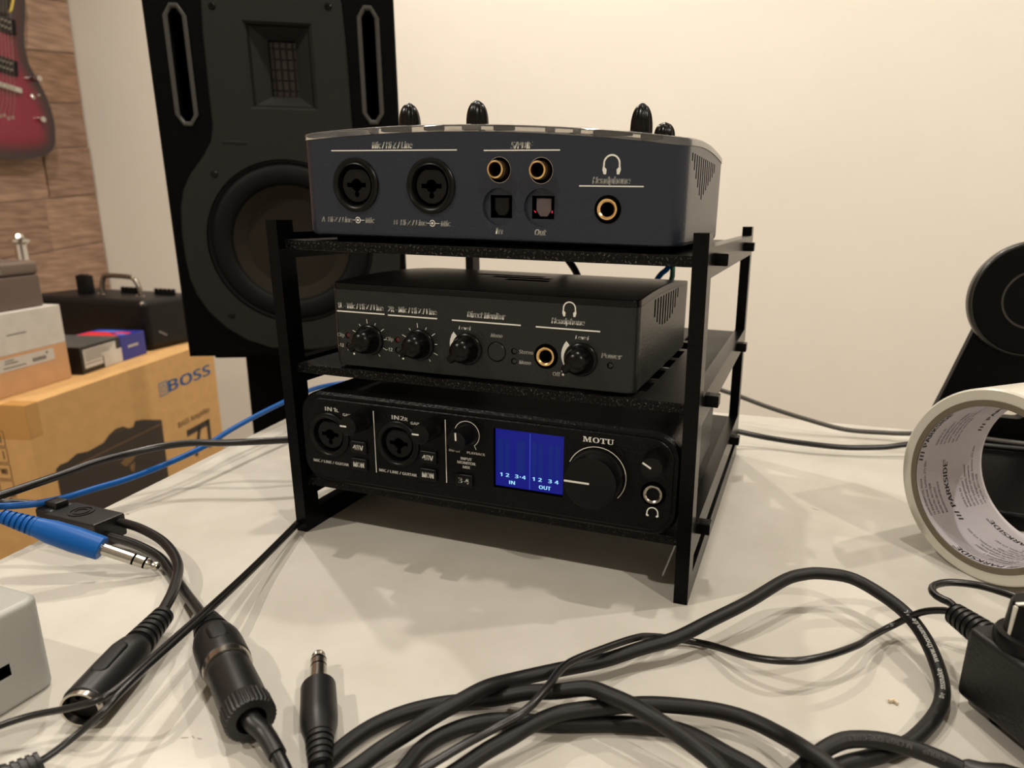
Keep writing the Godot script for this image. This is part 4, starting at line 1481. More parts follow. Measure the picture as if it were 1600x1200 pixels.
	g.rbox(Vector3(0.041, 0.0232, -0.045), Vector3(0.079, 0.0464, 0.09), 0.0012, Basis(), 2)
	part("carton", g, M["box blue"], ubx)
	var tmap := func(u, v): return Vector3(u, 0.0467, -v)
	l = Geo.new()
	l.flat([Vector2(0.003, 0.018), Vector2(0.020, 0.010), Vector2(0.030, 0.03), Vector2(0.05, 0.05), Vector2(0.048, 0.085), Vector2(0.004, 0.086)], tmap)
	l.flat([Vector2(0.034, 0.004), Vector2(0.050, 0.006), Vector2(0.056, 0.03), Vector2(0.046, 0.044), Vector2(0.036, 0.026)], tmap)
	part("top_print_red", l, M["box red"], ubx)
	l = Geo.new()
	l.flat([Vector2(0.018, 0.006), Vector2(0.033, 0.004), Vector2(0.036, 0.024), Vector2(0.026, 0.030)], tmap)
	l.flat([Vector2(0.052, 0.05), Vector2(0.062, 0.02), Vector2(0.070, 0.06), Vector2(0.056, 0.086)], tmap)
	part("top_print_blue", l, M["box sky"], ubx)
	l = Geo.new()
	for k in 8:
		l.line(Vector2(0.022 + 0.0042 * k, 0.0245), Vector2(0.022 + 0.0042 * k + 0.003, 0.0245), 0.005, lm)
	part("box_lettering", l, M["label paper"], ubx)

	# small guitar amplifier
	var ab := Basis(Vector3(0.9928, 0, -0.12), Vector3.UP, Vector3(0.12, 0, 0.9928))
	var amp := thing("guitar_amplifier", "small black guitar amplifier with metal carrying handle behind the blue box", "amplifier", Vector3(-0.955, -0.1, -0.735), ab)
	g = Geo.new()
	g.rbox(Vector3(-0.145, 0.0505, -0.081), Vector3(0.29, 0.101, 0.16), 0.014, Basis(), 5)
	part("cabinet", g, M["amp vinyl"], amp)
	g = Geo.new()
	g.tube([Vector3(-0.160, 0.098, -0.07), Vector3(-0.159, 0.118, -0.07), Vector3(-0.153, 0.135, -0.07), Vector3(-0.140, 0.140, -0.07), Vector3(-0.090, 0.139, -0.07), Vector3(-0.077, 0.133, -0.07), Vector3(-0.069, 0.117, -0.07), Vector3(-0.066, 0.098, -0.07)], 0.0050, 12, 0.004)
	var hn := part("handle", g, M["brushed handle"], amp)
	for p in [[-0.168, 0.1005], [-0.156, 0.1005], [-0.072, 0.1005], [-0.058, 0.1005], [-0.076, 0.136]]:
		var sg := Geo.new()
		sg.lathe([Vector2(0, 0), Vector2(0.0036, 0), Vector2(0.0034, 0.002), Vector2(0, 0.0030)], Vector3(p[0], p[1], -0.0655), Vector3(0, 0.5, 0.85), 12)
		part("screw", sg, M["chrome"], hn)
	for k in 10:
		var kg := Geo.new()
		var x: float = -0.131 + 0.0105 * k if k < 5 else -0.048 + 0.0105 * (k - 5)
		kg.lathe([Vector2(0, 0), Vector2(0.0045, 0), Vector2(0.0038, 0.013), Vector2(0, 0.014)], Vector3(x - 0.012, 0.1005, -0.105), Vector3(0, 1, 0), 14)
		part("control_knob", kg, M["gloss black"], amp)
	for p in [[-0.010, 0.0955, 0.0], [-0.10, 0.068, 0.0], [-0.058, 0.071, 0.0]]:
		var sg := Geo.new()
		sg.lathe([Vector2(0, -0.006), Vector2(0.0032, -0.006), Vector2(0.003, 0.0002), Vector2(0, 0.0008)], Vector3(p[0], p[1], -0.001 if p[1] < 0.09 else -0.004), Vector3(0, 0, 1), 12)
		part("screw", sg, M["chrome"] if p[1] > 0.09 else M["socket black"], amp)
	var em := Geo.new()
	em.line(Vector2(-0.050, 0.026), Vector2(-0.030, 0.037), 0.0035, func(u, v): return Vector3(0.0004, v, u))
	part("side_emblem", em, M["print grey"], amp)
	var blk := thing("small_box", "small black upright block standing on amplifier left of its handle", "block", Vector3(-0.955, -0.0012, -0.735) + ab * Vector3(-0.196, 0.0022, -0.065), ab)
	g = Geo.new()
	g.rbox(Vector3(0, 0.019, 0), Vector3(0.026, 0.038, 0.02), 0.002, Basis(), 2)
	g.rbox(Vector3(0, 0.0385, 0), Vector3(0.016, 0.003, 0.012), 0.001, Basis(), 2)
	part("block_body", g, M["socket black"], blk)

	var ms := thing("microphone_stand", "slim chrome stand pole with flanged tip rising behind the taupe case", "stand", Vector3(-1.322, FLOOR_Y, -0.77))
	g = Geo.new()
	g.lathe([Vector2(0, 0.02), Vector2(0.0112, 0.02), Vector2(0.0112, 0.846), Vector2(0, 0.846)], Vector3.ZERO, Vector3(0, 1, 0), 24)
	part("pole", g, M["chrome"], ms)
	g = Geo.new()
	g.lathe([Vector2(0, 0.846), Vector2(0.0125, 0.846), Vector2(0.0185, 0.852), Vector2(0.0185, 0.857), Vector2(0.010, 0.861), Vector2(0.007, 0.868), Vector2(0, 0.870)], Vector3.ZERO, Vector3(0, 1, 0), 24)
	part("flange", g, M["chrome"], ms)
	g = Geo.new()
	g.lathe([Vector2(0, 0), Vector2(0.045, 0), Vector2(0.045, 0.01), Vector2(0.04, 0.018), Vector2(0, 0.022)], Vector3.ZERO, Vector3(0, 1, 0), 40)
	part("base", g, M["gloss black"], ms)


# ---------------------------------------------------------------- things on the right of the desk
func tape_roll() -> void:
	var a := -0.80
	var b := Basis(Vector3(cos(a), 0, -sin(a)), Vector3.UP, Vector3(sin(a), 0, cos(a)))
	var o := thing("tape_roll", "wide roll of white packing tape standing on its edge at right of desk", "tape", Vector3(0.3765, 0.0527, -0.087), b)
	var ax := Vector3(0, 0, -1)
	var g := Geo.new()
	g.lathe([Vector2(0.0466, 0), Vector2(0.0517, 0), Vector2(0.0527, 0.0008), Vector2(0.0527, 0.0572), Vector2(0.0517, 0.058), Vector2(0.0466, 0.058)], Vector3.ZERO, ax, 96, true)
	part("tape_film", g, M["tape film"], o)
	g = Geo.new()
	g.lathe([Vector2(0.0432, -0.0004), Vector2(0.0464, -0.0004), Vector2(0.0466, 0.0), Vector2(0.0466, 0.058), Vector2(0.0432, 0.0584)], Vector3.ZERO, ax, 96, true)
	var core := part("cardboard_core", g, M["tape core"], o)
	g = Geo.new()
	var r := 0.0429
	g.lathe([Vector2(r, 0.0006), Vector2(r + 0.0004, 0.0006), Vector2(r + 0.0004, 0.0576), Vector2(r, 0.0576)], Vector3.ZERO, ax, 96, true)
	part("paper_liner", g, M["tape paper"], core)
	var t := Geo.new()
	var wrap := func(th: float, ax0: float) -> Callable:
		return func(u, v):
			var w: float = deg_to_rad(th) - u / r
			return Vector3((r - 0.00012) * cos(w), (r - 0.00012) * sin(w), -(ax0 - v))
	var lines := ["Great Britain Ltd, House", "14 Kingston Road, Surbiton, KT5 9NU", "14 Part No. HG11783B", "Model No. 08/2023", "www.tape-service.com"]
	lines[4] = "Manufactured 08/2023"
	var more := ["GmbH & Co. KG", "Stiftsbergstrasse 1", "DE-74167 Neckarsulm, GERMANY", "14167 Sold for GB market by", "Ltd, 14 Kingston Road, Surbiton, KT5 9NU", "14 Part No. HG11783B"]
	for row in [[203.0, 0.0245], [131.0, 0.0470], [257.0, 0.0455], [272.0, 0.0030], [150.0, 0.0025], [330.0, 0.020], [60.0, 0.022]]:
		var m: Callable = wrap.call(row[0], row[1])
		write(t, "PARKSIDE", m, 0.0, 0.0, 0.0270, 0.0036)
		for k in 3:
			var u := -0.0215 + 0.0022 * k
			t.flat([Vector2(u - 0.0009, -0.0018), Vector2(u + 0.0001, -0.0018), Vector2(u + 0.0009, 0.0018), Vector2(u - 0.0001, 0.0018)], m)
		t.arc(0.0146, 0.0016, 0.0005, 0.0008, 0, 360, m)
	for blk in [[224.0, 0.0035, lines], [224.0, 0.0350, more], [168.0, 0.0125, more], [290.0, 0.0100, more], [300.0, 0.030, lines]]:
		var k := 0
		for s in blk[2]:
			if float(blk[1]) + 0.0034 * k < 0.0560:
				var ln: float = 0.00092 * (s as String).length()
				write(t, s, wrap.call(blk[0], float(blk[1]) + 0.0034 * k), ln / 2, 0.0, ln, 0.0017, 0.0, "plain")
			k += 1
	part("liner_print", t, M["print ink"], core)


func round_stand() -> void:
	var o := thing("display_stand", "black stand with tilted round head behind the tape roll at right edge", "stand", Vector3(0.4444, 0, -0.350), Basis(Vector3.UP, 0.06))
	var g := Geo.new()
	g.rbox(Vector3(0, 0.006, 0.085), Vector3(0.120, 0.012, 0.200), 0.004, Basis(), 3, 0.02)
	part("base", g, M["stand black"], o)
	g = Geo.new()
	g.prism(PackedVector2Array([Vector2(-0.060, 0.010), Vector2(0.060, 0.010), Vector2(0.0475, 0.053), Vector2(0.034, 0.102), Vector2(0.026, 0.125), Vector2(-0.026, 0.125), Vector2(-0.034, 0.102), Vector2(-0.0475, 0.053)]), -0.009, 0.004, 0.002)
	var hole := Geo.new()
	hole.rbox(Vector3(0, 0, 0), Vector3(0.030, 0.05, 0.0145), 0.0, Basis(), 4, 0.005)
	carved("arm", g, M["stand black"], o, [[hull(hole), Vector3(0.0, 0.0365, 0), M["stand black"], Basis(Vector3(1, 0, 0), PI / 2)]])
	var tilt := Vector3(0.02, 0.05, 1.0).normalized()
	var c := Vector3(0.0, 0.1288, 0.002)
	g = Geo.new()
	g.lathe([Vector2(0, 0), Vector2(0.0435, 0), Vector2(0.0455, 0.0015), Vector2(0.0462, 0.005), Vector2(0.0462, 0.0105), Vector2(0.0455, 0.0125), Vector2(0.0440, 0.0135), Vector2(0, 0.0134)], c, tilt, 72)
	var head := part("round_head", g, M["stand rim"], o)
	g = Geo.new()
	g.lathe([Vector2(0, 0.0130), Vector2(0.0438, 0.0130), Vector2(0.0436, 0.0140), Vector2(0.0420, 0.0146), Vector2(0.0345, 0.0144), Vector2(0.0335, 0.0139), Vector2(0, 0.0139)], c, tilt, 72)
	part("head_face", g, M["stand black"], head)
	g = Geo.new()
	g.lathe([Vector2(0.0215, 0.0130), Vector2(0.0235, 0.0130), Vector2(0.0233, 0.0146), Vector2(0.0217, 0.0146)], c, tilt, 56, true)
	part("inner_ring", g, M["stand rim"], head)


func silver_box() -> void:
	var o := thing("adapter_box", "light grey metal-look box with small dark port cut off by left edge", "adapter", Vector3(-0.0392, 0, 0.197))
	var g := Geo.new()
	g.rbox(Vector3(0, 0.0202, 0), Vector3(0.088, 0.0404, 0.092), 0.0025, Basis(), 3, 0.006)
	carved("casing", g, M["box silver"], o, [[cube(0.01, 0.0050, 0.0135), Vector3(0.044, 0.0172, -0.0232), M["hole black"]]])
	g = Geo.new()
	g.rbox(Vector3(0.0400, 0.0168, -0.0232), Vector3(0.002, 0.0014, 0.010), 0.0003, Basis(), 2)
	part("port_tongue", g, M["socket black"], o)


func controller() -> void:
	var b := Basis(Vector3(0.55, 0, 0.8352), Vector3.UP, Vector3(-0.8352, 0, 0.55))
	var at := Vector3(0.3475, 0, 0.0352)
	var o := thing("control_box", "small black box with pointer knob and two thin cables in lower right corner", "control box", at, b)
	var g := Geo.new()
	g.rbox(Vector3(0.052, 0.0207, -0.028), Vector3(0.104, 0.0298, 0.056), 0.0022, Basis(), 3, 0.004)
	part("casing", g, M["pedal black"], o)
	for p in [[0.014, -0.012], [0.09, -0.012], [0.014, -0.044], [0.09, -0.044]]:
		var f := Geo.new()
		f.lathe([Vector2(0, 0), Vector2(0.005, 0), Vector2(0.0055, 0.007), Vector2(0, 0.007)], Vector3(p[0], 0, p[1]), Vector3(0, 1, 0), 18)
		part("rubber_foot", f, M["hole black"], o)
	var kc := Vector3(0.0165, 0.0356, -0.0130)
	g = Geo.new()
	g.lathe([Vector2(0, 0), Vector2(0.0122, 0), Vector2(0.0124, 0.0035), Vector2(0.0116, 0.0050), Vector2(0.0095, 0.0056), Vector2(0.0088, 0.0165), Vector2(0.0080, 0.0178), Vector2(0, 0.018)], kc, Vector3(0, 1, 0), 40)
	var knob := part("control_knob", g, M["knob black"], o)
	var dir := (b.inverse() * Vector3(-0.90, 0, 0.43)).normalized()
	var sd := dir.cross(Vector3.UP)
	g = Geo.new()
	g.rbox(kc + dir * 0.0091 + Vector3(0, 0.0110, 0), Vector3(0.0016, 0.0125, 0.0012), 0.0004, Basis(sd, Vector3.UP, dir), 2)
	g.rbox(kc + dir * 0.0058 + Vector3(0, 0.0180, 0), Vector3(0.0016, 0.0008, 0.0066), 0.0003, Basis(sd, Vector3.UP, dir), 2)
	part("pointer_mark", g, M["pointer white"], knob)
	var loc := func(p: Vector3) -> Vector3: return b.inverse() * (p - at)
	g = Geo.new()
	var s0 := Vector3(0.3590, 0.0285, 0.0305)
	var s1 := Vector3(0.3484, 0.0280, 0.0125)
	g.lathe(ridged(0.0064, 0.0048, s0.distance_to(s1), 7, 0.86), loc.call(s0), b.inverse() * (s1 - s0), 24)
	part("strain_relief", g, M["plug plastic"], o)
	var th := [Vector3(0.3500, 0.0282, 0.0155), Vector3(0.3470, 0.0272, 0.0095), Vector3(0.3383, 0.0205, 0.0021), Vector3(0.3290, 0.0085, -0.0035), Vector3(0.3190, 0.0080, 0.0090), Vector3(0.3115, 0.0120, 0.0255), Vector3(0.2981, 0.0140, 0.0419), Vector3(0.2844, 0.0140, 0.0508), Vector3(0.2680, 0.0100, 0.0477), Vector3(0.2510, 0.0040, 0.0360), Vector3(0.2367, 0.0035, 0.0359), Vector3(0.2262, 0.0075, 0.0440), Vector3(0.2208, 0.0125, 0.0553), Vector3(0.2105, 0.0150, 0.0717), Vector3(0.2009, 0.0170, 0.0893), Vector3(0.1989, 0.0180, 0.1068), Vector3(0.1954, 0.0165, 0.1192), Vector3(0.1872, 0.0138, 0.1288), Vector3(0.1802, 0.0128, 0.1388), Vector3(0.1730, 0.0110, 0.1492), Vector3(0.1650, 0.0090, 0.162)]
	g = Geo.new()
	g.tube(th.map(loc), 0.00155, 12, 0.003)
	part("cable", g, M["cable vinyl"], o)
	var lp := [Vector3(0.3500, 0.0290, 0.0120), Vector3(0.3478, 0.0285, 0.0040), Vector3(0.3446, 0.0282, 0.0010), Vector3(0.3423, 0.0280, -0.0042), Vector3(0.3440, 0.0280, -0.0109), Vector3(0.3513, 0.0280, -0.0168), Vector3(0.3623, 0.0280, -0.0186), Vector3(0.3713, 0.0280, -0.0160), Vector3(0.3810, 0.0260, -0.0142), Vector3(0.400, 0.018, -0.010), Vector3(0.43, 0.006, 0.0)]
	g = Geo.new()
	g.tube(lp.map(loc), 0.0017, 12, 0.003)
	part("cable", g, M["cable vinyl"], o)


# ---------------------------------------------------------------- cables
func along(pts: Array, s0: float, r: float, up: Vector3) -> Callable:
	# print that runs backwards along a cable from the distance s0
	var cs := Geo.course(pts, 0.002)
	var ln := [0.0]
	for i in range(1, cs.size()):
		ln.append(ln[i - 1] + cs[i].distance_to(cs[i - 1]))
	return func(u, v):
		var s: float = s0 - u
		var i := 0
		while i < ln.size() - 2 and ln[i + 1] < s:
			i += 1
		var f: float = (s - ln[i]) / maxf(1e-6, ln[i + 1] - ln[i])
		var p: Vector3 = cs[i].lerp(cs[i + 1], f)
		var tg: Vector3 = -(cs[i + 1] - cs[i]).normalized()
		var n: Vector3 = (up - tg * up.dot(tg)).normalized()
		var side := n.cross(tg)
		var w: float = v / r
		return p + (n * cos(w) + side * sin(w)) * (r + 0.00006)


func length_to(pts: Array, target: Vector3) -> float:
	var cs := Geo.course(pts, 0.002)
	var best := 1e9
	var at := 0.0
	var ln := 0.0
	for i in cs.size():
		if i:
			ln += cs[i].distance_to(cs[i - 1])
		if cs[i].distance_to(target) < best:
			best = cs[i].distance_to(target)
			at = ln
	return at


func mic_cable() -> void:
	var o := thing("microphone_cable", "thick black microphone cable with white print coiled along the front of desk", "cable")
	var r := 0.0030
	var a := [Vector3(0.137, 0.004, 0.172), Vector3(0.1457, 0.0045, 0.1550), Vector3(0.1504, 0.0055, 0.1433), Vector3(0.1561, 0.0075, 0.1347), Vector3(0.1631, 0.0105, 0.1258), Vector3(0.1688, 0.0118, 0.1173), Vector3(0.1743, 0.0118, 0.1071), Vector3(0.1810, 0.0080, 0.0939), Vector3(0.1941, 0.0070, 0.0811), Vector3(0.2104, 0.0080, 0.0697), Vector3(0.2235, 0.0090, 0.0572), Vector3(0.2370, 0.0112, 0.0470), Vector3(0.2503, 0.0140, 0.0316), Vector3(0.2643, 0.0160, 0.0136), Vector3(0.2793, 0.0180, -0.0099), Vector3(0.2880, 0.0190, -0.0176), Vector3(0.2970, 0.0190, -0.0222), Vector3(0.3105, 0.0180, -0.0245), Vector3(0.3230, 0.0170, -0.0154), Vector3(0.3335, 0.0150, -0.0039), Vector3(0.3400, 0.0120, 0.0099), Vector3(0.3435, 0.0080, 0.0261), Vector3(0.3436, 0.0050, 0.0381), Vector3(0.3390, 0.0040, 0.0520), Vector3(0.3294, 0.0033, 0.0684), Vector3(0.3212, 0.0032, 0.0773), Vector3(0.3141, 0.0032, 0.0833), Vector3(0.3071, 0.0032, 0.0885), Vector3(0.3012, 0.0032, 0.0943), Vector3(0.290, 0.0032, 0.112)]
	var b := [Vector3(0.131, 0.0033, 0.170), Vector3(0.1345, 0.0033, 0.1582), Vector3(0.1349, 0.0033, 0.1530), Vector3(0.1363, 0.0033, 0.1419), Vector3(0.1403, 0.0033, 0.1307), Vector3(0.1475, 0.0033, 0.1207), Vector3(0.1574, 0.0036, 0.1126), Vector3(0.1659, 0.0040, 0.1082), Vector3(0.1764, 0.0050, 0.1039), Vector3(0.1890, 0.0090, 0.1007), Vector3(0.2008, 0.0125, 0.1005), Vector3(0.2127, 0.0160, 0.0990), Vector3(0.2217, 0.0170, 0.1013), Vector3(0.2304, 0.0168, 0.1033), Vector3(0.2385, 0.0165, 0.1064), Vector3(0.2481, 0.0145, 0.1092), Vector3(0.2556, 0.0125, 0.1115), Vector3(0.2637, 0.0110, 0.1159), Vector3(0.272, 0.009, 0.125)]
	var c := [Vector3(0.159, 0.0033, 0.158), Vector3(0.1616, 0.0033, 0.1471), Vector3(0.1621, 0.0033, 0.1367), Vector3(0.1655, 0.0033, 0.1277), Vector3(0.1727, 0.0033, 0.1186), Vector3(0.1820, 0.0033, 0.1127), Vector3(0.1925, 0.0033, 0.1094), Vector3(0.2040, 0.0033, 0.1065), Vector3(0.2247, 0.0033, 0.0985), Vector3(0.2357, 0.0033, 0.0958), Vector3(0.2461, 0.0034, 0.0940), Vector3(0.2557, 0.0036, 0.0963), Vector3(0.2651, 0.0036, 0.1003), Vector3(0.2770, 0.0036, 0.1055), Vector3(0.288, 0.0036, 0.116)]
	var d := [Vector3(0.173, 0.005, 0.156), Vector3(0.1802, 0.0060, 0.1431), Vector3(0.1865, 0.0080, 0.1335), Vector3(0.1926, 0.0095, 0.1259), Vector3(0.1974, 0.0100, 0.1180), Vector3(0.2040, 0.0100, 0.1095), Vector3(0.2116, 0.0100, 0.1040), Vector3(0.2212, 0.0098, 0.0985), Vector3(0.2327, 0.0097, 0.0925), Vector3(0.2448, 0.0093, 0.0883), Vector3(0.2601, 0.0085, 0.0847), Vector3(0.2725, 0.0085, 0.0858), Vector3(0.2845, 0.0095, 0.0918), Vector3(0.2927, 0.0125, 0.1004), Vector3(0.2998, 0.0140, 0.1078), Vector3(0.307, 0.014, 0.118)]
	var e := [Vector3(0.284, 0.0040, 0.110), Vector3(0.2905, 0.0048, 0.0997), Vector3(0.2932, 0.0062, 0.0960), Vector3(0.2984, 0.0080, 0.0901), Vector3(0.3042, 0.0092, 0.0854), Vector3(0.3113, 0.0100, 0.0831), Vector3(0.3189, 0.0098, 0.0814), Vector3(0.3278, 0.0095, 0.0818), Vector3(0.3372, 0.0080, 0.0822), Vector3(0.3445, 0.0062, 0.0832)]
	for p in [a, b, c, d, e]:
		var g := Geo.new()
		g.tube(p, r, 18, 0.003)
		part("cable_strand", g, M["cable rubber"], o)
	var t := Geo.new()
	var s := length_to(a, Vector3(0.3425, 0.0045, 0.0440))
	var up := Vector3(-0.35, 1, 0.75)
	var m := along(a, s, r, up)
	write(t, "the", m, 0.0005, 0.0, 0.0036, 0.0018, 0.0, "plain")
	write(t, "sssnake", m, 0.0105, 0.0, 0.0112, 0.0021)
	write(t, "www.thomann.de", m, 0.0320, 0.0, 0.0250, 0.0021)
	t.arc(0.0480, 0.0, 0.0007, 0.0010, 90, 270, m)
	t.arc(0.0498, 0.0, 0.0007, 0.0010, 90, 270, m)
	part("cable_print", t, M["cable print"], o)
	t = Geo.new()
	var m2 := along(e, length_to(e, Vector3(0.3400, 0.0085, 0.0808)), r, Vector3(-0.1, 1, 0.9))
	write(t, "GROUP", m2, 0.0060, 0.0, 0.0072, 0.0019)
	write(t, "MICROPHONE CABLE", m2, 0.0240, 0.0, 0.0220, 0.0019)
	part("cable_print", t, M["cable print dim"], o)
	var g := Geo.new()
	g.lathe([Vector2(0, 0), Vector2(0.0034, 0), Vector2(0.0042, 0.0015), Vector2(0.0046, 0.006), Vector2(0.0062, 0.012), Vector2(0.0064, 0.03), Vector2(0, 0.03)], Vector3(0.3425, 0.0066, 0.0830), Vector3(0.99, -0.02, 0.10), 28)
	part("plug_boot", g, M["plug plastic"], o)


func plug_cables() -> void:
	# blue cable: from the top interface, behind the rack, out to the left and back to its jack plug
	var o := thing("patch_cable", "bright blue audio cable ending in blue jack plug with bare metal tip", "cable")
	var p := [Vector3(0.187, 0.1915, -0.135), Vector3(0.187, 0.190, -0.165), Vector3(0.184, 0.172, -0.190), Vector3(0.1785, 0.1520, -0.2), Vector3(0.1706, 0.1425, -0.2), Vector3(0.150, 0.105, -0.205), Vector3(0.105, 0.062, -0.212), Vector3(0.035, 0.050, -0.214), Vector3(-0.020, 0.047, -0.222), Vector3(-0.060, 0.037, -0.236), Vector3(-0.0926, 0.0300, -0.2421), Vector3(-0.1206, 0.0300, -0.2294), Vector3(-0.1338, 0.0300, -0.2015), Vector3(-0.1328, 0.0300, -0.1738), Vector3(-0.1303, 0.0290, -0.1462), Vector3(-0.1276, 0.0270, -0.1130), Vector3(-0.1256, 0.0240, -0.0835), Vector3(-0.1212, 0.0210, -0.0539), Vector3(-0.1204, 0.0190, -0.0198), Vector3(-0.1225, 0.0180, 0.0078), Vector3(-0.1263, 0.0180, 0.0269), Vector3(-0.1298, 0.0180, 0.0446), Vector3(-0.1360, 0.0190, 0.0600), Vector3(-0.150, 0.0215, 0.0760), Vector3(-0.172, 0.026, 0.100), Vector3(-0.178, 0.034, 0.125), Vector3(-0.160, 0.0420, 0.130), Vector3(-0.130, 0.0425, 0.1145), Vector3(-0.1080, 0.0393, 0.1065), Vector3(-0.0935, 0.0346, 0.0992)]
	var g := Geo.new()
	g.tube(p, 0.0020, 12, 0.004)
	part("cable", g, M["blue vinyl"], o)
	var tip := Vector3(-0.0306, 0.0042, 0.0700)
	var mid := Vector3(-0.0546, 0.0160, 0.0812)
	var back := Vector3(-0.0819, 0.0291, 0.0938)
	var tail := Vector3(-0.0950, 0.0352, 0.0999)
	g = Geo.new()
	var l := mid.distance_to(back)
	g.lathe([Vector2(0, 0), Vector2(0.0056, 0), Vector2(0.0062, 0.0006), Vector2(0.0065, l * 0.4), Vector2(0.0061, l * 0.75), Vector2(0.0048, l), Vector2(0, l)], mid, back - mid, 32)
	part("plug_sleeve", g, M["blue vinyl"], o)
	g = Geo.new()
	l = back.distance_to(tail)
	g.lathe(ridged(0.0050, 0.0036, l, 6, 0.76), back, tail - back, 28)
	part("strain_relief", g, M["blue vinyl"], o)
	jack_tip(o, mid, tip)

	# black jack plug lying on the desk
	o = thing("jack_cable", "black jack plug with shiny metal tip lying on white desk near the coiled cable", "jack plug")
	var t0 := Vector3(0.0965, 0.0068, 0.1061)
	var t1 := Vector3(0.1098, 0.0068, 0.1238)
	var t2 := Vector3(0.1280, 0.0068, 0.1470)
	jack_tip(o, t1, t0, 1.05)
	g = Geo.new()
	l = t1.distance_to(t2)
	g.lathe([Vector2(0, 0), Vector2(0.0058, 0), Vector2(0.0066, 0.0008), Vector2(0.0067, l * 0.62), Vector2(0.0064, l * 0.80), Vector2(0.0050, l), Vector2(0, l)], t1, t2 - t1, 36)
	part("plug_sleeve", g, M["plug plastic"], o)
	g = Geo.new()
	g.lathe(ridged(0.0050, 0.0040, 0.013, 5, 0.84), t2, t2 - t1 + Vector3(0, -0.004, 0), 28)
	part("strain_relief", g, M["plug plastic"], o)
	g = Geo.new()
	g.tube([t2 + (t2 - t1).normalized() * 0.008, Vector3(0.137, 0.0040, 0.1590), Vector3(0.146, 0.0030, 0.176), Vector3(0.150, 0.0030, 0.195)], 0.0024, 12)
	part("cable", g, M["cable rubber"], o)

	# MIDI splitter: moulded block, two tails, two sockets
	o = thing("splitter_cable", "black splitter cable with moulded block feeding two round inline sockets", "cable")
	g = Geo.new()
	var bb := Basis(Vector3(0, 0, 1), 0.0) * Basis(Vector3.UP, -0.03)
	g.rbox(Vector3(-0.103, 0.0095, 0.0530), Vector3(0.040, 0.0135, 0.0190), 0.0012, bb, 2)
	g.rbox(Vector3(-0.128, 0.0110, 0.0520), Vector3(0.013, 0.0110, 0.0150), 0.0015, bb, 2)
	g.rbox(Vector3(-0.1265, 0.0180, 0.0515), Vector3(0.010, 0.0040, 0.0080), 0.001, bb, 2)
	var block := part("moulded_block", g, M["plug plastic"], o)
	g = Geo.new()
	for q in [[0.0068, 0.0056], [0.0042, 0.0032]]:
		g.lathe([Vector2(q[0], 0), Vector2(q[0], 0.0008), Vector2(q[1], 0.0008), Vector2(q[1], 0)], Vector3(-0.106, 0.0160, 0.0525), Vector3(0, 1, 0), 28, true)
	part("raised_rings", g, M["plug plastic"], block)
	g = Geo.new()
	g.tube([Vector3(-0.130, 0.0110, 0.0520), Vector3(-0.1380, 0.0125, 0.0515), Vector3(-0.1443, 0.0140, 0.0505), Vector3(-0.1509, 0.0165, 0.0564), Vector3(-0.1570, 0.0190, 0.0643), Vector3(-0.172, 0.020, 0.070), Vector3(-0.21, 0.0205, 0.080)], 0.0020, 10)
	part("cable", g, M["cable vinyl"], o)
	var m1 := [Vector3(-0.094, 0.0120, 0.0463), Vector3(-0.0849, 0.0120, 0.0479), Vector3(-0.0643, 0.0120, 0.0504), Vector3(-0.0398, 0.0110, 0.0574), Vector3(-0.0165, 0.0098, 0.0709), Vector3(-0.0004, 0.0090, 0.0881), Vector3(0.0105, 0.0085, 0.1042), Vector3(0.0180, 0.0085, 0.1180)]
	var m2 := [Vector3(-0.092, 0.0075, 0.0560), Vector3(-0.0784, 0.0070, 0.0567), Vector3(-0.0610, 0.0058, 0.0571), Vector3(-0.0399, 0.0040, 0.0614), Vector3(-0.0181, 0.0030, 0.0729), Vector3(0.0012, 0.0034, 0.0839), Vector3(0.0209, 0.0060, 0.0958), Vector3(0.0390, 0.0092, 0.1075)]
	for m in [m1, m2]:
		g = Geo.new()
		g.tube(m, 0.0025, 14, 0.003)
		part("cable", g, M["cable vinyl"], o)
	# first socket, open end towards the viewer
	var d0 := Vector3(0.0150, 0.0085, 0.1090)
	var d1 := Vector3(0.0238, 0.0086, 0.1300)
	var d2 := Vector3(0.0380, 0.0086, 0.1650)
	inline_socket(o, d0, d1, d2, 0.0080)
	var q0 := Vector3(0.0375, 0.0092, 0.1065)
	var q1 := Vector3(0.0490, 0.0100, 0.1144)
	var q2 := Vector3(0.0700, 0.0100, 0.1289)
	inline_socket(o, q0, q1, q2, 0.0096)

	# the plug pushed into the second socket, with its cable running off the front
	o = thing("round_plug_cable", "black round plug with notched collar pushed into the inline socket nearest the viewer", "cable")
	var ax := (q2 - q1).normalized()
	g = Geo.new()
	g.lathe([Vector2(0, -0.004), Vector2(0.0079, -0.004), Vector2(0.0079, 0.0034), Vector2(0.0083, 0.0038), Vector2(0.0085, 0.020), Vector2(0.0084, 0.0305), Vector2(0, 0.0305)], q2, ax, 44)
	part("plug_body", g, M["plug plastic"], o)
	g = Geo.new()
	g.lathe([Vector2(0.0078, 0.0), Vector2(0.0092, 0.0), Vector2(0.0092, 0.0034), Vector2(0.0078, 0.0034)], q2, ax, 44, true)
	part("metal_band", g, M["nickel"], o)
	var x := ax.cross(Vector3.UP).normalized()
	var y := x.cross(ax)
	g = Geo.new()
	var rings := []
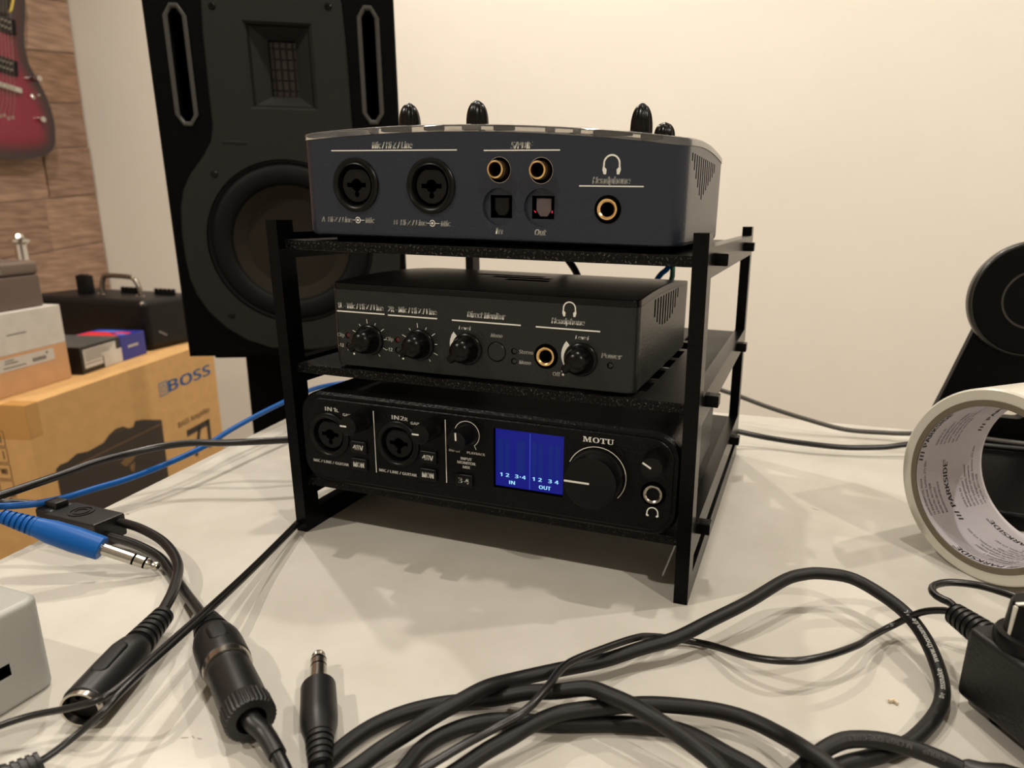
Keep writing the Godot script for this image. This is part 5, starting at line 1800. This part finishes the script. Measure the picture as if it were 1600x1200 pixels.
	for h in [[0.0300, 0.0084], [0.0308, 0.0090], [0.0385, 0.0090], [0.0395, 0.0084], [0.0395, 0.0052], [0.0300, 0.0052]]:
		var ring := PackedVector3Array()
		for j in 144:
			var an := TAU * j / 144
			var rr: float = float(h[1]) * (1.0 if j % 4 < 2 or float(h[1]) < 0.006 else 0.965)
			ring.append(q2 + ax * float(h[0]) + (x * cos(an) + y * sin(an)) * rr)
		rings.append(ring)
	g.loft(rings, false, true)
	part("notched_collar", g, M["plug plastic"], o)
	var e := q2 + ax * 0.034
	g = Geo.new()
	g.tube([e - ax * 0.004, e + ax * 0.006, Vector3(0.1085, 0.0078, 0.1525), Vector3(0.1190, 0.0058, 0.1580)], 0.0036, 14, 0.003, 0.0031)
	part("strain_relief", g, M["plug plastic"], o)
	g = Geo.new()
	g.tube([Vector3(0.1165, 0.0062, 0.1567), Vector3(0.1200, 0.0054, 0.1586), Vector3(0.1257, 0.0042, 0.1622), Vector3(0.1333, 0.0032, 0.1685), Vector3(0.139, 0.0028, 0.190)], 0.0025, 12, 0.003)
	part("cable", g, M["cable vinyl"], o)


func jack_tip(o: Node, base: Vector3, tip: Vector3, scale_ := 1.0) -> void:
	var l := base.distance_to(tip)
	var r := 0.0031 * scale_
	var g := Geo.new()
	g.lathe([Vector2(0, -0.002), Vector2(r, -0.002), Vector2(r, l * 0.54), Vector2(0, l * 0.54)], base, tip - base, 28)
	var sl := part("metal_shaft", g, M["nickel"], o)
	for k in [[0.54, 0.575], [0.735, 0.77]]:
		g = Geo.new()
		g.lathe([Vector2(0, l * float(k[0])), Vector2(r * 0.985, l * float(k[0])), Vector2(r * 0.985, l * float(k[1])), Vector2(0, l * float(k[1]))], base, tip - base, 24)
		part("insulating_ring", g, M["hole black"], sl)
	g = Geo.new()
	g.lathe([Vector2(0, l * 0.575), Vector2(r, l * 0.575), Vector2(r, l * 0.735), Vector2(0, l * 0.735)], base, tip - base, 28)
	part("contact_ring", g, M["nickel"], sl)
	g = Geo.new()
	g.lathe([Vector2(0, l * 0.77), Vector2(r, l * 0.77), Vector2(r * 0.95, l * 0.82), Vector2(r * 0.62, l * 0.87), Vector2(r * 0.86, l * 0.92), Vector2(r * 0.80, l * 0.96), Vector2(r * 0.4, l * 0.995), Vector2(0, l)], base, tip - base, 28)
	part("contact_tip", g, M["nickel"], sl)


func inline_socket(o: Node, p0: Vector3, p1: Vector3, p2: Vector3, r: float) -> void:
	var g := Geo.new()
	var l := p0.distance_to(p1)
	g.lathe(ridged(r * 0.58, r * 0.78, l, 6, 0.86), p0, p1 - p0, 28)
	part("strain_relief", g, M["plug plastic"], o)
	g = Geo.new()
	l = p1.distance_to(p2)
	var ax := (p2 - p1).normalized()
	g.lathe([Vector2(0, -0.001), Vector2(r * 0.66, -0.001), Vector2(r * 0.86, 0.003), Vector2(r * 0.97, 0.008), Vector2(r, l * 0.5), Vector2(r, l - 0.0006), Vector2(r * 0.96, l), Vector2(r * 0.86, l), Vector2(r * 0.86, l - 0.006), Vector2(0, l - 0.006)], p1, ax, 40)
	var body := part("socket_body", g, M["plug plastic"], o)
	g = Geo.new()
	g.lathe([Vector2(r * 0.90, l - 0.005), Vector2(r * 0.90, l + 0.0026), Vector2(r * 0.80, l + 0.0026), Vector2(r * 0.80, l - 0.005)], p1, ax, 40, true)
	part("metal_shell", g, M["nickel"], body)
	g = Geo.new()
	g.lathe([Vector2(0, l - 0.006), Vector2(r * 0.72, l - 0.006), Vector2(r * 0.72, l - 0.0012), Vector2(0, l - 0.0012)], p1, ax, 32)
	var ins := part("contact_disc", g, M["socket black"], body)
	var x := ax.cross(Vector3.UP).normalized()
	var y := x.cross(ax)
	for k in 5:
		var a := deg_to_rad(45.0 * k)
		g = Geo.new()
		g.lathe([Vector2(0, 0), Vector2(r * 0.11, 0), Vector2(r * 0.11, 0.0002), Vector2(0, 0.0002)], p1 + ax * (l - 0.00125) + (x * cos(a) + y * sin(a)) * r * 0.44, ax, 12)
		part("pin_hole", g, M["hole black"], ins)
	g = Geo.new()
	var gb := Basis(x, y, ax)
	g.rbox(p1 + ax * l * 0.50 + y * (r * 0.90), Vector3(r * 0.8, r * 0.30, l * 0.52), r * 0.14, Basis(x, y, -x.cross(y)) if gb.determinant() < 0.0 else gb, 3, r * 0.38)
	part("grip_pad", g, M["cable rubber"], body)


func other_cables() -> void:
	var o := thing("twin_cable", "thin black twin cable crossing the sockets and splitting in two at left", "cable")
	var a := [Vector3(0.012, 0.0030, -0.095), Vector3(-0.0118, 0.0030, -0.0310), Vector3(-0.0030, 0.0040, -0.0060), Vector3(0.0191, 0.0090, 0.0551), Vector3(0.0382, 0.0160, 0.1035), Vector3(0.0483, 0.0195, 0.1333), Vector3(0.0554, 0.0215, 0.1554), Vector3(0.0574, 0.0215, 0.1662), Vector3(0.0552, 0.0205, 0.1719), Vector3(0.0430, 0.0160, 0.1751), Vector3(0.0317, 0.0130, 0.1789), Vector3(0.0240, 0.0110, 0.1846), Vector3(0.0169, 0.0085, 0.1930), Vector3(0.012, 0.005, 0.215), Vector3(0.014, 0.002, 0.25)]
	var b := [Vector3(0.0145, 0.0030, -0.093), Vector3(-0.0092, 0.0030, -0.0305), Vector3(-0.0004, 0.0040, -0.0045), Vector3(0.0216, 0.0090, 0.0569), Vector3(0.0406, 0.0160, 0.1048), Vector3(0.0507, 0.0195, 0.1345), Vector3(0.0576, 0.0215, 0.1566), Vector3(0.0606, 0.0215, 0.1676), Vector3(0.0614, 0.0200, 0.1735), Vector3(0.0564, 0.0140, 0.1811), Vector3(0.0534, 0.0110, 0.1898), Vector3(0.0515, 0.0105, 0.1930)]
	for p in [a, b]:
		var g := Geo.new()
		g.tube(p, 0.00125, 10, 0.003)
		part("cable", g, M["cable vinyl"], o)
	var g := Geo.new()
	var prof := ridged(0.0034, 0.0050, 0.008, 4, 0.86)
	prof.pop_back()
	prof.append_array([Vector2(0.0058, 0.010), Vector2(0.0058, 0.03), Vector2(0, 0.03)])
	g.lathe(prof, Vector3(0.0524, 0.0105, 0.1910), Vector3(-0.35, -0.12, 0.93), 24)
	part("plug", g, M["plug plastic"], o)

	o = thing("audio_cable", "black audio cable sagging from rack past the big cardboard box to left edge", "cable")
	g = Geo.new()
	g.tube([Vector3(0.065, 0.056, -0.122), Vector3(0.060, 0.055, -0.150), Vector3(0.030, 0.052, -0.158), Vector3(0.0, 0.049, -0.135), Vector3(-0.022, 0.040, -0.095), Vector3(-0.0329, 0.0345, -0.0688), Vector3(-0.0481, 0.0340, -0.0577), Vector3(-0.0668, 0.0340, -0.0453), Vector3(-0.0865, 0.0330, -0.0373), Vector3(-0.1058, 0.0330, -0.0292), Vector3(-0.1210, 0.0320, -0.0170), Vector3(-0.1300, 0.0310, -0.0010), Vector3(-0.1345, 0.0310, 0.0180), Vector3(-0.1360, 0.0300, 0.0370), Vector3(-0.1360, 0.0300, 0.0573), Vector3(-0.1363, 0.0300, 0.0748), Vector3(-0.139, 0.0300, 0.0899), Vector3(-0.150, 0.028, 0.13)], 0.0024, 12, 0.004)
	part("cable", g, M["cable vinyl"], o)

	o = thing("audio_cable", "green cable hanging behind the top shelf at right", "cable")
	g = Geo.new()
	g.tube([Vector3(0.178, 0.190, -0.135), Vector3(0.179, 0.188, -0.165), Vector3(0.181, 0.172, -0.192), Vector3(0.1813, 0.1512, -0.2), Vector3(0.1810, 0.1426, -0.2), Vector3(0.176, 0.126, -0.192), Vector3(0.168, 0.122, -0.172), Vector3(0.165, 0.122, -0.149)], 0.0019, 12, 0.004)
	part("cable", g, M["green vinyl"], o)
	o = thing("audio_cable", "slanting black cable hanging behind the middle of top shelf", "cable")
	g = Geo.new()
	g.tube([Vector3(0.085, 0.192, -0.135), Vector3(0.087, 0.190, -0.165), Vector3(0.093, 0.170, -0.195), Vector3(0.1001, 0.1552, -0.2), Vector3(0.1081, 0.1446, -0.2), Vector3(0.118, 0.127, -0.192), Vector3(0.120, 0.124, -0.172), Vector3(0.120, 0.124, -0.149)], 0.0027, 12, 0.004)
	part("cable", g, M["cable vinyl"], o)
	o = thing("audio_cable", "grey cable draped along the rear edge of desk right of rack", "cable")
	g = Geo.new()
	g.tube([Vector3(0.140, 0.060, -0.121), Vector3(0.142, 0.060, -0.17), Vector3(0.155, 0.056, -0.27), Vector3(0.175, 0.047, -0.320), Vector3(0.1946, 0.0383, -0.3300), Vector3(0.2114, 0.0329, -0.3300), Vector3(0.2244, 0.0299, -0.3300), Vector3(0.2537, 0.0216, -0.3300), Vector3(0.2877, 0.0140, -0.3300), Vector3(0.3211, 0.0070, -0.3350), Vector3(0.3531, 0.0065, -0.3400), Vector3(0.3744, 0.0078, -0.3420), Vector3(0.398, 0.0145, -0.334), Vector3(0.4314, 0.0147, -0.3248), Vector3(0.4563, 0.0147, -0.3225), Vector3(0.500, 0.0147, -0.320), Vector3(0.55, 0.0040, -0.315)], 0.0021, 12, 0.004)
	part("cable", g, M["grey cable"], o)
	o = thing("audio_cable", "black cable running from behind rack to the tape roll on desk", "cable")
	g = Geo.new()
	g.tube([Vector3(0.180, 0.056, -0.121), Vector3(0.180, 0.054, -0.16), Vector3(0.190, 0.034, -0.225), Vector3(0.2058, 0.0190, -0.2590), Vector3(0.2180, 0.0165, -0.2640), Vector3(0.2340, 0.0130, -0.2700), Vector3(0.2580, 0.0091, -0.2750), Vector3(0.2888, 0.0080, -0.2750), Vector3(0.3189, 0.0070, -0.2800), Vector3(0.3483, 0.0082, -0.2890), Vector3(0.3653, 0.0105, -0.2960), Vector3(0.388, 0.0148, -0.300), Vector3(0.4330, 0.0150, -0.304), Vector3(0.500, 0.0150, -0.302), Vector3(0.55, 0.0030, -0.30)], 0.0023, 12, 0.004)
	part("cable", g, M["cable vinyl"], o)
	o = thing("crumb", "tiny beige crumb on the open desk inside the cable loop", "crumb", Vector3(0.3254, 0, 0.0436))
	g = Geo.new()
	g.rbox(Vector3(-0.0006, 0.0009, 0), Vector3(0.0030, 0.0018, 0.0014), 0.0006, Basis(Vector3.UP, 0.6), 2)
	g.rbox(Vector3(0.0010, 0.0008, 0.0004), Vector3(0.0022, 0.0015, 0.0010), 0.0004, Basis(Vector3.UP, -0.9), 2)
	part("crumb_body", g, M["crumb"], o)
